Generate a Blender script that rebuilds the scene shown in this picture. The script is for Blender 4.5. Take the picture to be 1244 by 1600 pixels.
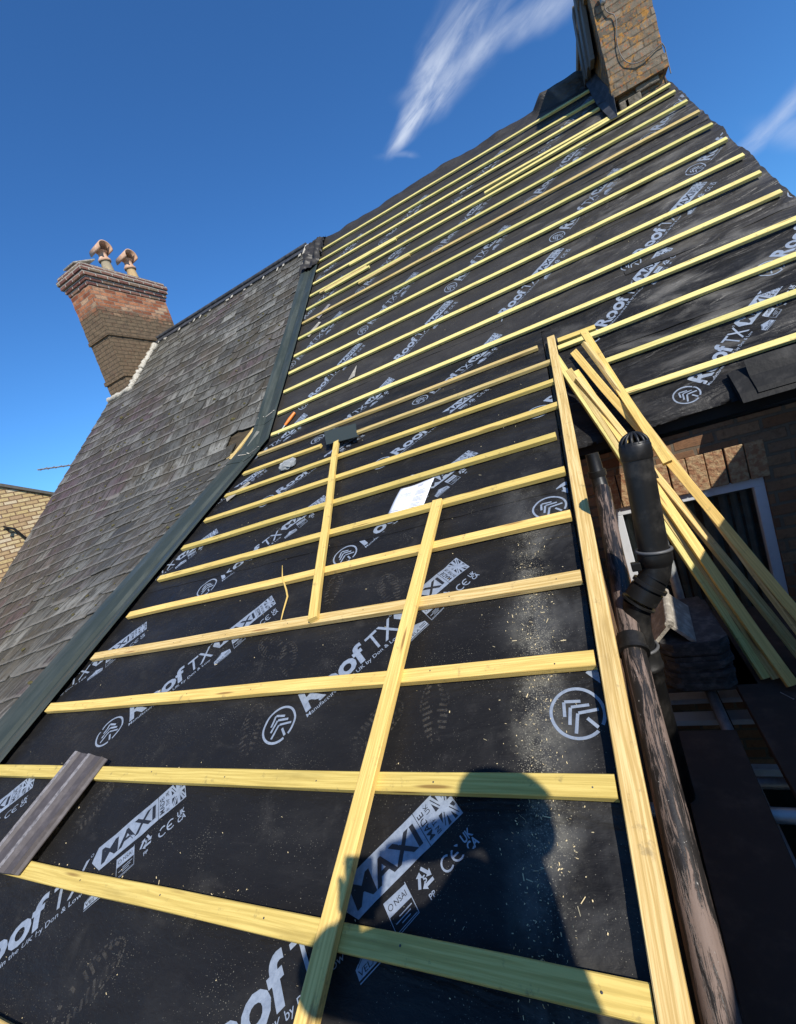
import bpy, bmesh, math, random
from mathutils import Vector, Matrix, noise
R_ = math.radians
random.seed(7)
scene = bpy.context.scene
C = scene.collection
for o in list(bpy.data.objects):
    bpy.data.objects.remove(o, do_unlink=True)

# ------------------------------------------------------------------ camera
cam_d = bpy.data.cameras.new('camera')
cam = bpy.data.objects.new('camera', cam_d); C.objects.link(cam)
cam_d.sensor_fit = 'VERTICAL'; cam_d.sensor_height = 36.0
cam_d.lens = 36.0 * 680.8 / 1600.0
cam_d.clip_start = 0.02; cam_d.clip_end = 3000
right = Vector((0.8759, 0.3670, -0.3131)); down = Vector((-0.2356, -0.2408, -0.9415)); fwd = Vector((-0.4210, 0.8985, -0.1244))
M = Matrix((( right.x, -down.x, -fwd.x), (right.y, -down.y, -fwd.y), (right.z, -down.z, -fwd.z)))
cam.rotation_mode = 'QUATERNION'; cam.rotation_quaternion = M.to_quaternion(); cam.location = (0, 0, 0)
scene.camera = cam

# ------------------------------------------------------------------ light
SUN_AZ, SUN_EL = 133.0, 41.0          # azimuth from +Y towards +X
to_sun = Vector((math.sin(R_(SUN_AZ)) * math.cos(R_(SUN_EL)), math.cos(R_(SUN_AZ)) * math.cos(R_(SUN_EL)), math.sin(R_(SUN_EL))))
sd = bpy.data.lights.new('sun', 'SUN'); sd.energy = 5.0; sd.angle = R_(0.55); sd.color = (1.0, 0.95, 0.87)
so = bpy.data.objects.new('sun', sd); C.objects.link(so)
so.rotation_mode = 'QUATERNION'; so.rotation_quaternion = to_sun.to_track_quat('Z', 'Y'); so.location = to_sun * 30
scene.view_settings.view_transform = 'Standard'; scene.view_settings.look = 'None'
scene.view_settings.exposure = 0.20; scene.view_settings.gamma = 1.0

def world():
    w = bpy.data.worlds.new('World'); scene.world = w; w.use_nodes = True
    nt = w.node_tree; N = nt.nodes; L = nt.links
    bg = N['Background']; bg.inputs['Strength'].default_value = 0.1
    sky = N.new('ShaderNodeTexSky'); sky.sky_type = 'NISHITA'; sky.sun_disc = False
    sky.sun_elevation = R_(SUN_EL); sky.sun_rotation = R_(SUN_AZ)
    sky.altitude = 0; sky.air_density = 1.0; sky.dust_density = 0.25; sky.ozone_density = 3.0
    hs = N.new('ShaderNodeHueSaturation'); hs.inputs['Saturation'].default_value = 1.0; hs.inputs['Value'].default_value = 1.0
    L.new(sky.outputs[0], hs.inputs['Color'])
    gr = N.new('ShaderNodeMix'); gr.data_type = 'RGBA'; gr.blend_type = 'MULTIPLY'; gr.inputs[0].default_value = 1; gr.inputs[7].default_value = (.46, .95, 1.44, 1); L.new(hs.outputs[0], gr.inputs[6])
    tc = N.new('ShaderNodeTexCoord')
    def mth(op, a, b=None, c=None):
        m = N.new('ShaderNodeMath'); m.operation = op
        for i, v in enumerate((a, b, c)):
            if v is None: continue
            if isinstance(v, (int, float)): m.inputs[i].default_value = v
            else: L.new(v, m.inputs[i])
        return m.outputs[0]
    def dot(vec):
        m = N.new('ShaderNodeVectorMath'); m.operation = 'DOT_PRODUCT'
        L.new(tc.outputs['Generated'], m.inputs[0]); m.inputs[1].default_value = vec; return m.outputs['Value']
    def ss(x, a, b):
        m = N.new('ShaderNodeMapRange'); m.interpolation_type = 'SMOOTHSTEP'; L.new(x, m.inputs[0])
        m.inputs[1].default_value = a; m.inputs[2].default_value = b; return m.outputs[0]
    def cirrus(n, u, v, curve, w0, w1, a0, a1, amt, a2=9, a3=10, seed=0.0, ang=0.0, b0=0.0, soft=.4):
        dn = mth('MAXIMUM', dot(n), 0.05); a = mth('DIVIDE', dot(u), dn); b = mth('DIVIDE', dot(v), dn)
        cx = N.new('ShaderNodeCombineXYZ'); L.new(a, cx.inputs[0]); L.new(b, cx.inputs[1]); cx.inputs[2].default_value = seed
        # slow warp
        n1 = N.new('ShaderNodeTexNoise'); n1.inputs['Scale'].default_value = 9; n1.inputs['Detail'].default_value = 3; L.new(cx.outputs[0], n1.inputs['Vector'])
        bw = mth('ADD', b, mth('MULTIPLY', mth('SUBTRACT', n1.outputs['Fac'], 0.5), 0.05))
        bb = mth('SUBTRACT', mth('SUBTRACT', bw, b0), mth('MULTIPLY', a, curve))
        width = mth('MAXIMUM', mth('ADD', mth('MULTIPLY', mth('SUBTRACT', a, a0), w1), w0), 0.004)
        r = mth('DIVIDE', mth('ABSOLUTE', bb), width)
        core = ss(r, 1.0, 0.0)
        mp = N.new('ShaderNodeMapping'); mp.inputs['Scale'].default_value = (8, 34, 1); mp.inputs['Rotation'].default_value = (0, 0, ang); L.new(cx.outputs[0], mp.inputs['Vector'])
        n2 = N.new('ShaderNodeTexNoise'); n2.inputs['Scale'].default_value = 1.0; n2.inputs['Detail'].default_value = 7; n2.inputs['Roughness'].default_value = 0.62; n2.inputs['Distortion'].default_value = 0.5
        L.new(mp.outputs[0], n2.inputs['Vector'])
        st = mth('ADD', mth('MULTIPLY', ss(n2.outputs['Fac'], 0.30, 0.70), 1 - soft), soft)
        along = mth('MULTIPLY', ss(a, a0 - 0.012, a0 + 0.05), ss(a, a3, a2))
        front = ss(dot(n), 0.3, 0.5)
        return mth('MULTIPLY', mth('MULTIPLY', mth('MULTIPLY', core, st), mth('MULTIPLY', along, front)), amt)
    n, u, v = (-0.0814, .8301, .5517), (.9295, -.1365, .3425), (.3596, .5407, -.7604)
    c1 = cirrus(n, u, v, -.02, 0.016, 0.24, -0.125, 0, 0.95, a2=-.07, a3=0.22, b0=.0, soft=.16)
    c1b = cirrus(n, u, v, 0.42, 0.022, 0.06, -0.06, 0, 0.55, a2=0.12, a3=0.3, seed=3.0, ang=-.1)
    c1c = cirrus(n, u, v, 1.0, 0.010, 0.0, -0.135, 0, .4, a2=-0.11, a3=-0.08, seed=5.0, b0=.122)
    n2, u2, v2 = (.3286, .9035, .2751), (.9126, -.3788, .1538), (.2431, .2005, -.949)
    c2 = cirrus(n2, u2, v2, -.25, 0.018, 0.05, -0.05, 0, 0.5, a2=0.1, a3=0.2, seed=1.7)
    c3 = cirrus(n2, u2, v2, 1.0, 0.04, 0.1, -0.01, 0, 0.4, a2=0.2, a3=0.4, seed=2.3, soft=.6)
    n4 = Vector((-.80, .585, .12)).normalized(); u4 = Vector((0, .2, -.97)); u4 = (u4 - n4 * u4.dot(n4)).normalized(); v4 = n4.cross(u4)
    c4 = cirrus(tuple(n4), tuple(u4), tuple(v4), 0.0, 0.12, 0.2, -.02, 0, 0.35, a2=0.3, a3=0.6, seed=4.1)
    tot = c1
    for x in (c1b, c1c, c2, c3, c4): tot = mth('MAXIMUM', tot, x)
    tot = mth('MINIMUM', tot, 0.78)
    mx = N.new('ShaderNodeMix'); mx.data_type = 'RGBA'; L.new(tot, mx.inputs[0]); L.new(gr.outputs[2], mx.inputs[6]); mx.inputs[7].default_value = (6.6, 7.3, 8.6, 1)
    L.new(mx.outputs[2], bg.inputs['Color'])
world()

# ------------------------------------------------------------------ roof frames (metres, camera at the origin, ground 4.5 m below it)
KY, KZ = 3.8832, 0.5674
A1, A2 = R_(44.24), R_(25.987)
C1, S1, C2, S2 = math.cos(A1), math.sin(A1), math.cos(A2), math.sin(A2)
def PS(x, v, h=0.0): return Vector((x, KY + v * C1 - h * S1, KZ + v * S1 + h * C1))
def PL(x, v, h=0.0): return Vector((x, KY + v * C2 - h * S2, KZ + v * S2 + h * C2))
EDGE = -0.126            # right-hand edge of the lower slope
def wr(x, v, low):
    """height of the loose membrane off the boards, never above zero"""
    p = Vector((x * 1.1, v * 5.0, 3.0 if low else 0.0))
    a = noise.noise(p) * 0.5 + noise.noise(p * 2.3 + Vector((5, 1, 0))) * 0.35 + noise.noise(Vector((x * 9, v * 14, 1))) * .15
    amp = 0.004 if low else 0.009 + 0.016 * max(0.0, min(1.0, (x + 0.9) / 1.6))
    q = Vector((x * 2.6 + v * 1.4, v * 9.0 - x * 2, 7.0))
    rid = max(0.0, 0.28 - abs(noise.noise(q))) / 0.28
    if low: return -0.003 + amp * (a - 0.35) - .0035 * rid
    return -0.003 + amp * (a - 0.35) - (0.0 if low else 0.004 * (1 - rid) * max(0.0, min(1.0, (x + 1.2))))
LAPS = [(-2.11, 0.0030), (-0.93, 0.003)]
def MP(x, v, h=0.0):
    low = v < 0 and x < EDGE + 0.004
    hh = h + wr(x, v, low)
    if low: return PL(x, v, hh)
    if v > 4.36:
        d = v - 4.36
        b = 0.05 * noise.noise(Vector((x * 1.7, 2.0, 9.0))) + 0.02 * noise.noise(Vector((x * 6, v * 3, 1.0)))
        if 0.38 < x < 1.12: b += 0.13 * min(1, (x - 0.38) / 0.12) * min(1, max(0, (1.2 - x) / .25))
        b += 0.03
        if d < 0.12: return PS(x, v, hh + b * (d / 0.12))
        e = d - 0.12; p = PS(x, 4.48, hh + b)
        return p + Vector((0, e * 0.8, -e * e * 2.2 + 0.01 - e * .15))
    return PS(x, v, hh)

# ------------------------------------------------------------------ helpers
def tag(o, label=None, cat=None, group=None, kind=None):
    if label: o['label'] = label
    if cat: o['category'] = cat
    if group: o['group'] = group
    if kind: o['kind'] = kind
    return o
def thing(name, label, cat, group=None, loc=(0, 0, 0)):
    o = bpy.data.objects.new(name, None); C.objects.link(o); o.location = loc; o.empty_display_size = .1
    return tag(o, label, cat, group)
class MB:
    def __init__(s): s.v = []; s.f = []; s.m = []; s.uv = []; s.sm = []
    def add(s, vs, fs, uvs=None, mi=0, smooth=False):
        b = len(s.v); s.v += [tuple(p) for p in vs]
        for i, f in enumerate(fs):
            s.f.append([b + k for k in f]); s.m.append(mi); s.sm.append(smooth)
            s.uv.append(uvs[i] if uvs else [(0, 0)] * len(f))
    def quadprism(s, q0, q1, mi=0, uvl=None):
        """two matching polygons q0 -> q1 closed into a prism; uv in metres along the prism"""
        n = len(q0); vs = list(q0) + list(q1); fs = []; uvs = []
        L = (Vector(q1[0]) - Vector(q0[0])).length; acc = 0; ru, rv = random.random() * 40, random.random() * 40
        for i in range(n):
            j = (i + 1) % n; w = (Vector(q0[j]) - Vector(q0[i])).length
            fs.append([i, j, n + j, n + i]); uvs.append([(ru, rv + acc), (ru, rv + acc + w), (ru + L, rv + acc + w), (ru + L, rv + acc)]); acc += w
        fs.append(list(range(n))[::-1]); uvs.append([(ru + .003 * k, rv + 20 + .01 * k) for k in range(n)])
        fs.append([n + k for k in range(n)]); uvs.append([(ru + .003 * k, rv + 30 + .01 * k) for k in range(n)])
        s.add(vs, fs, uvs, mi)
    def box(s, c, d, mi=0, ax=None):
        """box centred c, full dims d, axes ax (3 vectors); uv = box projection in metres"""
        c = Vector(c); ax = ax or (Vector((1, 0, 0)), Vector((0, 1, 0)), Vector((0, 0, 1)))
        e = [ax[i] * d[i] * .5 for i in range(3)]
        V = [c + e[0] * a + e[1] * b + e[2] * g for a in (-1, 1) for b in (-1, 1) for g in (-1, 1)]
        F = [(0, 1, 3, 2), (4, 6, 7, 5), (0, 4, 5, 1), (2, 3, 7, 6), (0, 2, 6, 4), (1, 5, 7, 3)]
        K = [(1, 2), (1, 2), (0, 2), (0, 2), (0, 1), (0, 1)]
        uvs = []
        for f, (a, b) in zip(F, K):
            uvs.append([(V[i].dot(ax[a]), V[i].dot(ax[b])) for i in f])
        s.add(V, F, uvs, mi)
    def tube(s, pts, r, n=16, mi=0, caps=True, smooth=True):
        pts = [Vector(p) for p in pts]; rs = r if isinstance(r, (list, tuple)) else [r] * len(pts)
        t0 = (pts[1] - pts[0]).normalized(); up = Vector((0, 0, 1)) if abs(t0.z) < .9 else Vector((1, 0, 0))
        a = t0.cross(up).normalized(); rings = []; L = 0
        for i, p in enumerate(pts):
            t = (pts[min(i + 1, len(pts) - 1)] - pts[max(i - 1, 0)]).normalized()
            a = (a - t * a.dot(t)).normalized(); b = t.cross(a)
            if i: L += (p - pts[i - 1]).length
            rings.append(([p + (a * math.cos(2 * math.pi * k / n) + b * math.sin(2 * math.pi * k / n)) * rs[i] for k in range(n)], L))
        vs = [v for rg, _ in rings for v in rg]; fs = []; uvs = []
        for i in range(len(pts) - 1):
            for k in range(n):
                j = (k + 1) % n
                fs.append((i * n + k, i * n + j, (i + 1) * n + j, (i + 1) * n + k))
                c = 2 * math.pi * max(rs) / n
                uvs.append([(rings[i][1], k * c), (rings[i][1], (k + 1) * c), (rings[i + 1][1], (k + 1) * c), (rings[i + 1][1], k * c)])
        s.add(vs, fs, uvs, mi, smooth)
        if caps:
            s.add(rings[0][0], [list(range(n))[::-1]], None, mi); s.add(rings[-1][0], [list(range(n))], None, mi)
    def lathe(s, base, prof, axis=Vector((0, 0, 1)), n=24, mi=0):
        base = Vector(base); axis = Vector(axis).normalized()
        a = axis.cross(Vector((1, 0, 0)) if abs(axis.x) < .9 else Vector((0, 1, 0))).normalized(); b = axis.cross(a)
        vs = []; fs = []
        for r, z in prof:
            vs += [base + axis * z + (a * math.cos(2 * math.pi * k / n) + b * math.sin(2 * math.pi * k / n)) * r for k in range(n)]
        for i in range(len(prof) - 1):
            for k in range(n):
                j = (k + 1) % n; fs.append((i * n + k, i * n + j, (i + 1) * n + j, (i + 1) * n + k))
        uvs = [[(k * .02, i * .02), (k * .02 + .02, i * .02), (k * .02 + .02, i * .02 + .02), (k * .02, i * .02 + .02)] for i in range(len(prof) - 1) for k in range(n)]
        s.add(vs, fs, uvs, mi, True)
    def build(s, name, mats, parent=None, bevel=0.0, fixn=True):
        me = bpy.data.meshes.new(name); me.from_pydata(s.v, [], s.f)
        mats = mats if isinstance(mats, (list, tuple)) else [mats]
        for m in mats: me.materials.append(m)
        me.polygons.foreach_set('material_index', s.m); me.polygons.foreach_set('use_smooth', s.sm)
        uvl = me.uv_layers.new(name='UVMap'); flat = [c for f in s.uv for p in f for c in p]
        uvl.data.foreach_set('uv', flat)
        if fixn or bevel:
            bm = bmesh.new(); bm.from_mesh(me)
            if bevel:
                bmesh.ops.bevel(bm, geom=[e for e in bm.edges], offset=bevel, segments=2, profile=.5, affect='EDGES')
            bmesh.ops.recalc_face_normals(bm, faces=bm.faces); bm.to_mesh(me); bm.free()
        o = bpy.data.objects.new(name, me); C.objects.link(o)
        if parent: o.parent = parent; o.matrix_parent_inverse = parent.matrix_basis.inverted()
        return o

# ------------------------------------------------------------------ materials
def mat(name):
    m = bpy.data.materials.new(name); m.use_nodes = True
    return m, m.node_tree, m.node_tree.nodes['Principled BSDF']
class NT:
    def __init__(s, nt): s.nt = nt; s.N = nt.nodes; s.L = nt.links; s.tc = s.N.new('ShaderNodeTexCoord')
    def node(s, t, **k):
        n = s.N.new(t)
        for a, b in k.items(): setattr(n, a, b)
        return n
    def set(s, inp, v):
        if isinstance(v, bpy.types.NodeSocket): s.L.new(v, inp)
        else: inp.default_value = v
    def map(s, vec, sc=(1, 1, 1), rot=(0, 0, 0), loc=(0, 0, 0)):
        n = s.N.new('ShaderNodeMapping'); s.L.new(vec, n.inputs[0]); n.inputs['Scale'].default_value = sc; n.inputs['Rotation'].default_value = rot; s.set(n.inputs['Location'], loc); return n.outputs[0]
    def noise(s, vec, scale=5, detail=4, rough=.5, dist=0, out='Fac'):
        n = s.N.new('ShaderNodeTexNoise'); s.L.new(vec, n.inputs['Vector']); n.inputs['Scale'].default_value = scale
        n.inputs['Detail'].default_value = detail; n.inputs['Roughness'].default_value = rough; n.inputs['Distortion'].default_value = dist; return n.outputs[out]
    def ramp(s, f, *st):
        n = s.N.new('ShaderNodeValToRGB'); s.L.new(f, n.inputs[0]); e = n.color_ramp.elements
        while len(e) < len(st): e.new(.5)
        for i, (p, c) in enumerate(st):
            e[i].position = p; e[i].color = (*c, 1) if len(c) == 3 else c
        return n.outputs[0]
    def mr(s, f, a, b, c=0, d=1, sm=True):
        n = s.N.new('ShaderNodeMapRange'); n.interpolation_type = 'SMOOTHSTEP' if sm else 'LINEAR'; s.L.new(f, n.inputs[0])
        for i, v in enumerate((a, b, c, d)): n.inputs[i + 1].default_value = v
        return n.outputs[0]
    def math(s, op, a, b=None):
        n = s.N.new('ShaderNodeMath'); n.operation = op; s.set(n.inputs[0], a)
        if b is not None: s.set(n.inputs[1], b)
        return n.outputs[0]
    def mix(s, f, a, b, blend='MIX'):
        n = s.N.new('ShaderNodeMix'); n.data_type = 'RGBA'; n.blend_type = blend; s.set(n.inputs[0], f)
        for i, v in ((6, a), (7, b)):
            if isinstance(v, tuple): v = (*v, 1) if len(v) == 3 else v
            s.set(n.inputs[i], v)
        return n.outputs[2]
    def bump(s, h, strength=.3, dist=.01, normal=None):
        n = s.N.new('ShaderNodeBump'); s.L.new(h, n.inputs['Height']); n.inputs['Strength'].default_value = strength; n.inputs['Distance'].default_value = dist
        if normal: s.L.new(normal, n.inputs['Normal'])
        return n.outputs[0]
    def sep(s, v):
        n = s.N.new('ShaderNodeSeparateXYZ'); s.L.new(v, n.inputs[0]); return n.outputs

def wood(name, c_lo, c_hi, c_knot, rough=.62, scale=1.0):
    m, nt, b = mat(name); t = NT(nt); uv = t.tc.outputs['UV']
    oi = t.node('ShaderNodeObjectInfo'); rnd = oi.outputs['Random']
    cmb = t.node('ShaderNodeCombineXYZ'); t.set(cmb.inputs[0], t.math('MULTIPLY', rnd, 37.0)); t.set(cmb.inputs[1], t.math('MULTIPLY', rnd, 11.0))
    v = t.node('ShaderNodeVectorMath', operation='ADD'); t.L.new(uv, v.inputs[0]); t.L.new(cmb.outputs[0], v.inputs[1]); uv = v.outputs[0]
    warp = t.noise(t.map(uv, (1.6, 9, 1)), 1.0, 3, .5, 0)
    u2 = t.node('ShaderNodeVectorMath', operation='ADD'); t.L.new(uv, u2.inputs[0])
    c2 = t.node('ShaderNodeCombineXYZ'); t.set(c2.inputs[1], t.math('MULTIPLY', warp, .03)); t.L.new(c2.outputs[0], u2.inputs[1])
    grain = t.noise(t.map(u2.outputs[0], (3.2 * scale, 150 * scale, 1)), 1.0, 5, .6)
    fine = t.noise(t.map(u2.outputs[0], (14 * scale, 700 * scale, 1)), 1.0, 2, .6)
    col = t.ramp(grain, (.32, tuple(x * .86 for x in c_lo)), (.45, c_lo), (.60, c_hi))
    col = t.mix(t.mr(fine, .35, .75, 0, .16), col, c_lo)
    blot = t.noise(t.map(uv, (2.2, 12, 1)), 1.0, 4, .6)
    col = t.mix(t.mr(blot, .54, .74, 0, .6), col, tuple(x * .62 for x in c_lo))
    vo = t.node('ShaderNodeTexVoronoi'); t.L.new(t.map(uv, (2.3, 24, 1)), vo.inputs['Vector']); vo.inputs['Scale'].default_value = 1.0
    kn = t.mr(vo.outputs['Distance'], .17, .06, 0, .85)
    col = t.mix(kn, col, c_knot)
    mud = t.noise(t.tc.outputs['Object'], 23, 5, .7)
    col = t.mix(t.mr(mud, .58, .72, 0, .5), col, (.16, .13, .07))
    hs = t.node('ShaderNodeHueSaturation'); t.set(hs.inputs['Value'], t.math('ADD', t.math('MULTIPLY', rnd, .30), .78)); t.set(hs.inputs['Hue'], t.math('ADD', t.math('MULTIPLY', rnd, -.016), .506)); t.L.new(col, hs.inputs['Color'])
    t.L.new(hs.outputs[0], b.inputs['Base Color']); b.inputs['Roughness'].default_value = rough; b.inputs['Specular IOR Level'].default_value = .25
    t.L.new(t.bump(grain, .5, .0012, t.bump(fine, .35, .0006)), b.inputs['Normal'])
    return m
M_pine = wood('treated_pine', (.68, .48, .13), (.84, .62, .19), (.24, .12, .03))
M_pineU = wood('treated_pine_pale', (.68, .56, .18), (.86, .74, .28), (.25, .14, .05))
M_pine2 = wood('sawn_pine_warm', (.52, .37, .12), (.72, .56, .24), (.22, .10, .03))
M_oldwood = wood('weathered_timber', (.05, .035, .02), (.12, .09, .055), (.02, .014, .01), .8)

def membrane():
    m, nt, b = mat('black_roofing_membrane'); t = NT(nt); uv = t.tc.outputs['UV']
    s = t.sep(uv)
    base = t.ramp(t.noise(t.map(uv, (1.4, 3.4, 1)), 1.6, 6, .62), (.3, (.0055, .0056, .0062)), (.55, (.010, .010, .0108)), (.75, (.022, .0215, .021)))
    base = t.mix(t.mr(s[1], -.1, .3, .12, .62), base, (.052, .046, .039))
    # dry dusty scuffs running along the courses
    sc = t.noise(t.map(uv, (3.0, 26, 1)), 1.0, 6, .72)
    base = t.mix(t.mr(sc, .58, .84, 0, .26), base, (.085, .08, .075))
    bl = t.noise(t.map(uv, (1, 1, 1)), 6.5, 5, .65, .4)
    base = t.mix(t.mr(bl, .55, .80, 0, .35), base, (.07, .066, .060))
    painted_sheen = t.math('MULTIPLY', t.mr(t.noise(t.map(uv, (2.0, 5.5, 1), (0, 0, .25)), 1.0, 4, .55, .6), .47, .72), t.mr(s[0], -.6, 1.1, .12, .8))  # sun sheen painted into the base colour, broad pale patches stronger to the right
    base = t.mix(t.math('MULTIPLY', painted_sheen, t.mr(s[1], -1.4, -.6)), base, (.15, .138, .12))
    painted_sheen2 = t.math('MULTIPLY', t.mr(t.noise(t.map(uv, (5, 3.0, 1)), 1.0, 4, .6, .6), .42, .66), t.math('MULTIPLY', t.mr(t.math('ABSOLUTE', t.math('SUBTRACT', s[0], -.27)), .22, .02), t.mr(s[1], -1.2, -2.4)))  # pale sheen band near the lower slope's right edge, painted into the colour
    base = t.mix(t.math('MULTIPLY', painted_sheen2, .7), base, (.085, .083, .078))
    # fine sawdust, denser on the lower slope and along the lived-on strip near its right edge
    low = t.mr(s[1], .3, -.9)
    strip = t.math('MULTIPLY', t.mr(t.math('ABSOLUTE', t.math('SUBTRACT', s[0], -.30)), .11, .0), t.mr(s[1], -1.9, -2.7))
    strip2 = t.math('MULTIPLY', strip, t.mr(s[1], -3.75, -3.3))
    sp = t.noise(uv, 260, 2, .55)
    cl = t.noise(uv, 5.0, 5, .7)
    thr = t.math('SUBTRACT', t.math('ADD', .72, t.math('MULTIPLY', low, -.025)), t.math('MULTIPLY', strip2, .13))
    thr = t.math('SUBTRACT', thr, t.math('MULTIPLY', t.math('SUBTRACT', cl, .5), .30))
    spk = t.math('MULTIPLY', t.math('SUBTRACT', sp, thr), 30.0)
    n = t.node('ShaderNodeClamp'); t.L.new(spk, n.inputs[0]); spk = n.outputs[0]
    base = t.mix(t.math('MULTIPLY', spk, .65), base, (.36, .33, .25))
    pw = t.math('MULTIPLY', strip2, t.mr(t.noise(uv, 9, 6, .75), .42, .70)); base = t.mix(t.math('MULTIPLY', pw, .45), base, (.30, .28, .22))
    t.L.new(base, b.inputs['Base Color'])
    t.set(b.inputs['Roughness'], t.mr(bl, .3, .7, .36, .52)); t.set(b.inputs['Specular IOR Level'], t.mr(s[1], -.3, .4, .16, .26))
    weave = t.node('ShaderNodeTexChecker'); t.L.new(uv, weave.inputs[0]); weave.inputs['Scale'].default_value = 700
    wrk = t.noise(t.map(uv, (2.6, 8.5, 1), (0, 0, .16)), 1.0, 3, .5, .9)
    wrk2 = t.noise(t.map(uv, (20, 42, 1), (0, 0, -.2)), 1.0, 4, .6, .3)
    amp = t.math('ADD', t.math('MULTIPLY', t.mr(s[0], -1.2, .9), .80), .20)
    h = t.math('ADD', t.math('MULTIPLY', t.math('MULTIPLY', wrk, amp), 1.0), t.math('MULTIPLY', wrk2, .12))
    nb = t.bump(h, 1.0, .045); nb = t.bump(t.noise(uv, 900, 2, .5), .12, .0006, nb)
    t.L.new(nb, b.inputs['Normal'])
    return m
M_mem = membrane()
def printm():
    m, nt, b = mat('pale_blue_print'); t = NT(nt); uv = t.tc.outputs['Object']
    col = t.ramp(t.noise(uv, 60, 5, .7), (.3, (.18, .215, .27)), (.6, (.26, .30, .36)))
    col = t.mix(t.mr(t.noise(uv, 7, 5, .7), .52, .8, 0, .5), col, (.12, .13, .14))
    col = t.mix(t.mr(t.sep(t.tc.outputs['UV'])[1], .2, 2.4, 0, .45), col, (.085, .09, .10))
    t.L.new(col, b.inputs['Base Color']); b.inputs['Roughness'].default_value = .5; b.inputs['Specular IOR Level'].default_value = .35
    wrk = t.noise(t.map(t.tc.outputs['UV'], (4.5, 15, 1), (0, 0, .12)), 1.0, 5, .55, .5)
    t.L.new(t.bump(wrk, .6, .01), b.inputs['Normal'])
    return m
M_print = printm()
m, nt, b = mat('knocked_out_print'); b.inputs['Base Color'].default_value = (.014, .015, .018, 1); b.inputs['Roughness'].default_value = .5; M_dark = m
def dusty():
    m, nt, b = mat('dusty_boot_mark'); t = NT(nt)
    f = t.noise(t.tc.outputs['Object'], 90, 5, .8); g = t.noise(t.tc.outputs['Object'], 14, 3, .6)
    a = t.math('MULTIPLY', t.mr(f, .30, .62, .02, .26), t.mr(g, .30, .60))
    b.inputs['Base Color'].default_value = (.17, .15, .12, 1); b.inputs['Roughness'].default_value = .9
    t.L.new(a, b.inputs['Alpha']); return m
M_boot = dusty()

def slatem(name='slate', light=1.0):
    m, nt, b = mat(name); t = NT(nt); P = t.tc.outputs['UV']
    geo = t.node('ShaderNodeNewGeometry'); rnd = geo.outputs['Random Per Island']
    col = t.ramp(rnd, (0.0, (.052, .048, .040)), (.25, (.092, .088, .073)), (.6, (.128, .122, .104)), (.85, (.165, .160, .136)), (1.0, (.24, .228, .192)))
    pur = t.noise(P, .8, 3, .5)
    col = t.mix(t.math('MULTIPLY', t.math('ADD', t.mr(pur, .53, .64), t.math('MULTIPLY', t.mr(t.sep(P)[0], -5.2, -6.4), t.mr(t.sep(P)[1], 3.6, 2.2, 0, .7))), t.mr(t.math('FRACT', t.math('MULTIPLY', rnd, 17.3)), .3, .6, .3, .85)), col, (.100, .066, .064))
    stn = t.noise(t.map(P, (9, 2.6, 1), (0, 0, .18)), 1.0, 7, .75, 1.2)
    col = t.mix(t.mr(stn, .46, .57, 0, .8), col, (.032, .028, .020))
    st2 = t.noise(t.map(P, (2.2, 1.6, 1), (0, 0, .6)), 1.0, 5, .62, .4)
    col = t.mix(t.mr(st2, .50, .62, 0, .6), col, (.068, .052, .030))
    l2 = t.node('ShaderNodeUVMap'); l2.uv_map = 'Local'; q = t.sep(l2.outputs[0])
    edn = t.noise(P, 30, 4, .7)
    ex = t.math('ABSOLUTE', t.math('SUBTRACT', q[0], .5)); ex = t.math('ADD', ex, t.math('MULTIPLY', t.math('SUBTRACT', edn, .5), .10))
    col = t.mix(t.mr(ex, .455, .50, 0, .7), col, (.030, .026, .018))
    ey = t.math('ADD', q[1], t.math('MULTIPLY', t.math('SUBTRACT', edn, .5), .5))
    col = t.mix(t.mr(ey, .22, .0, 0, .55), col, (.24, .22, .185))
    col = t.mix(t.mr(ey, .55, .95, 0, .45), col, (.060, .052, .036))
    wsp = t.noise(t.map(P, (42, 7, 1), (0, 0, .5)), 1.0, 5, .75, .3)
    col = t.mix(t.mr(wsp, .61, .69, 0, .8), col, (.44, .40, .34))
    lic = t.noise(P, 34, 4, .7); col = t.mix(t.mr(lic, .66, .72, 0, .55), col, (.32, .29, .2))
    if light != 1.0: col = t.mix(1.0, col, (light, light, light), 'MULTIPLY')
    t.L.new(col, b.inputs['Base Color']); t.set(b.inputs['Roughness'], t.mr(stn, .3, .7, .5, .75)); b.inputs['Specular IOR Level'].default_value = .3
    t.L.new(t.bump(t.noise(t.map(P, (60, 30, 1)), 1.0, 5, .6), .35, .004), b.inputs['Normal'])
    return m
M_slate = slatem()
M_slate2 = slatem('slate_dark', .8)

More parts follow.
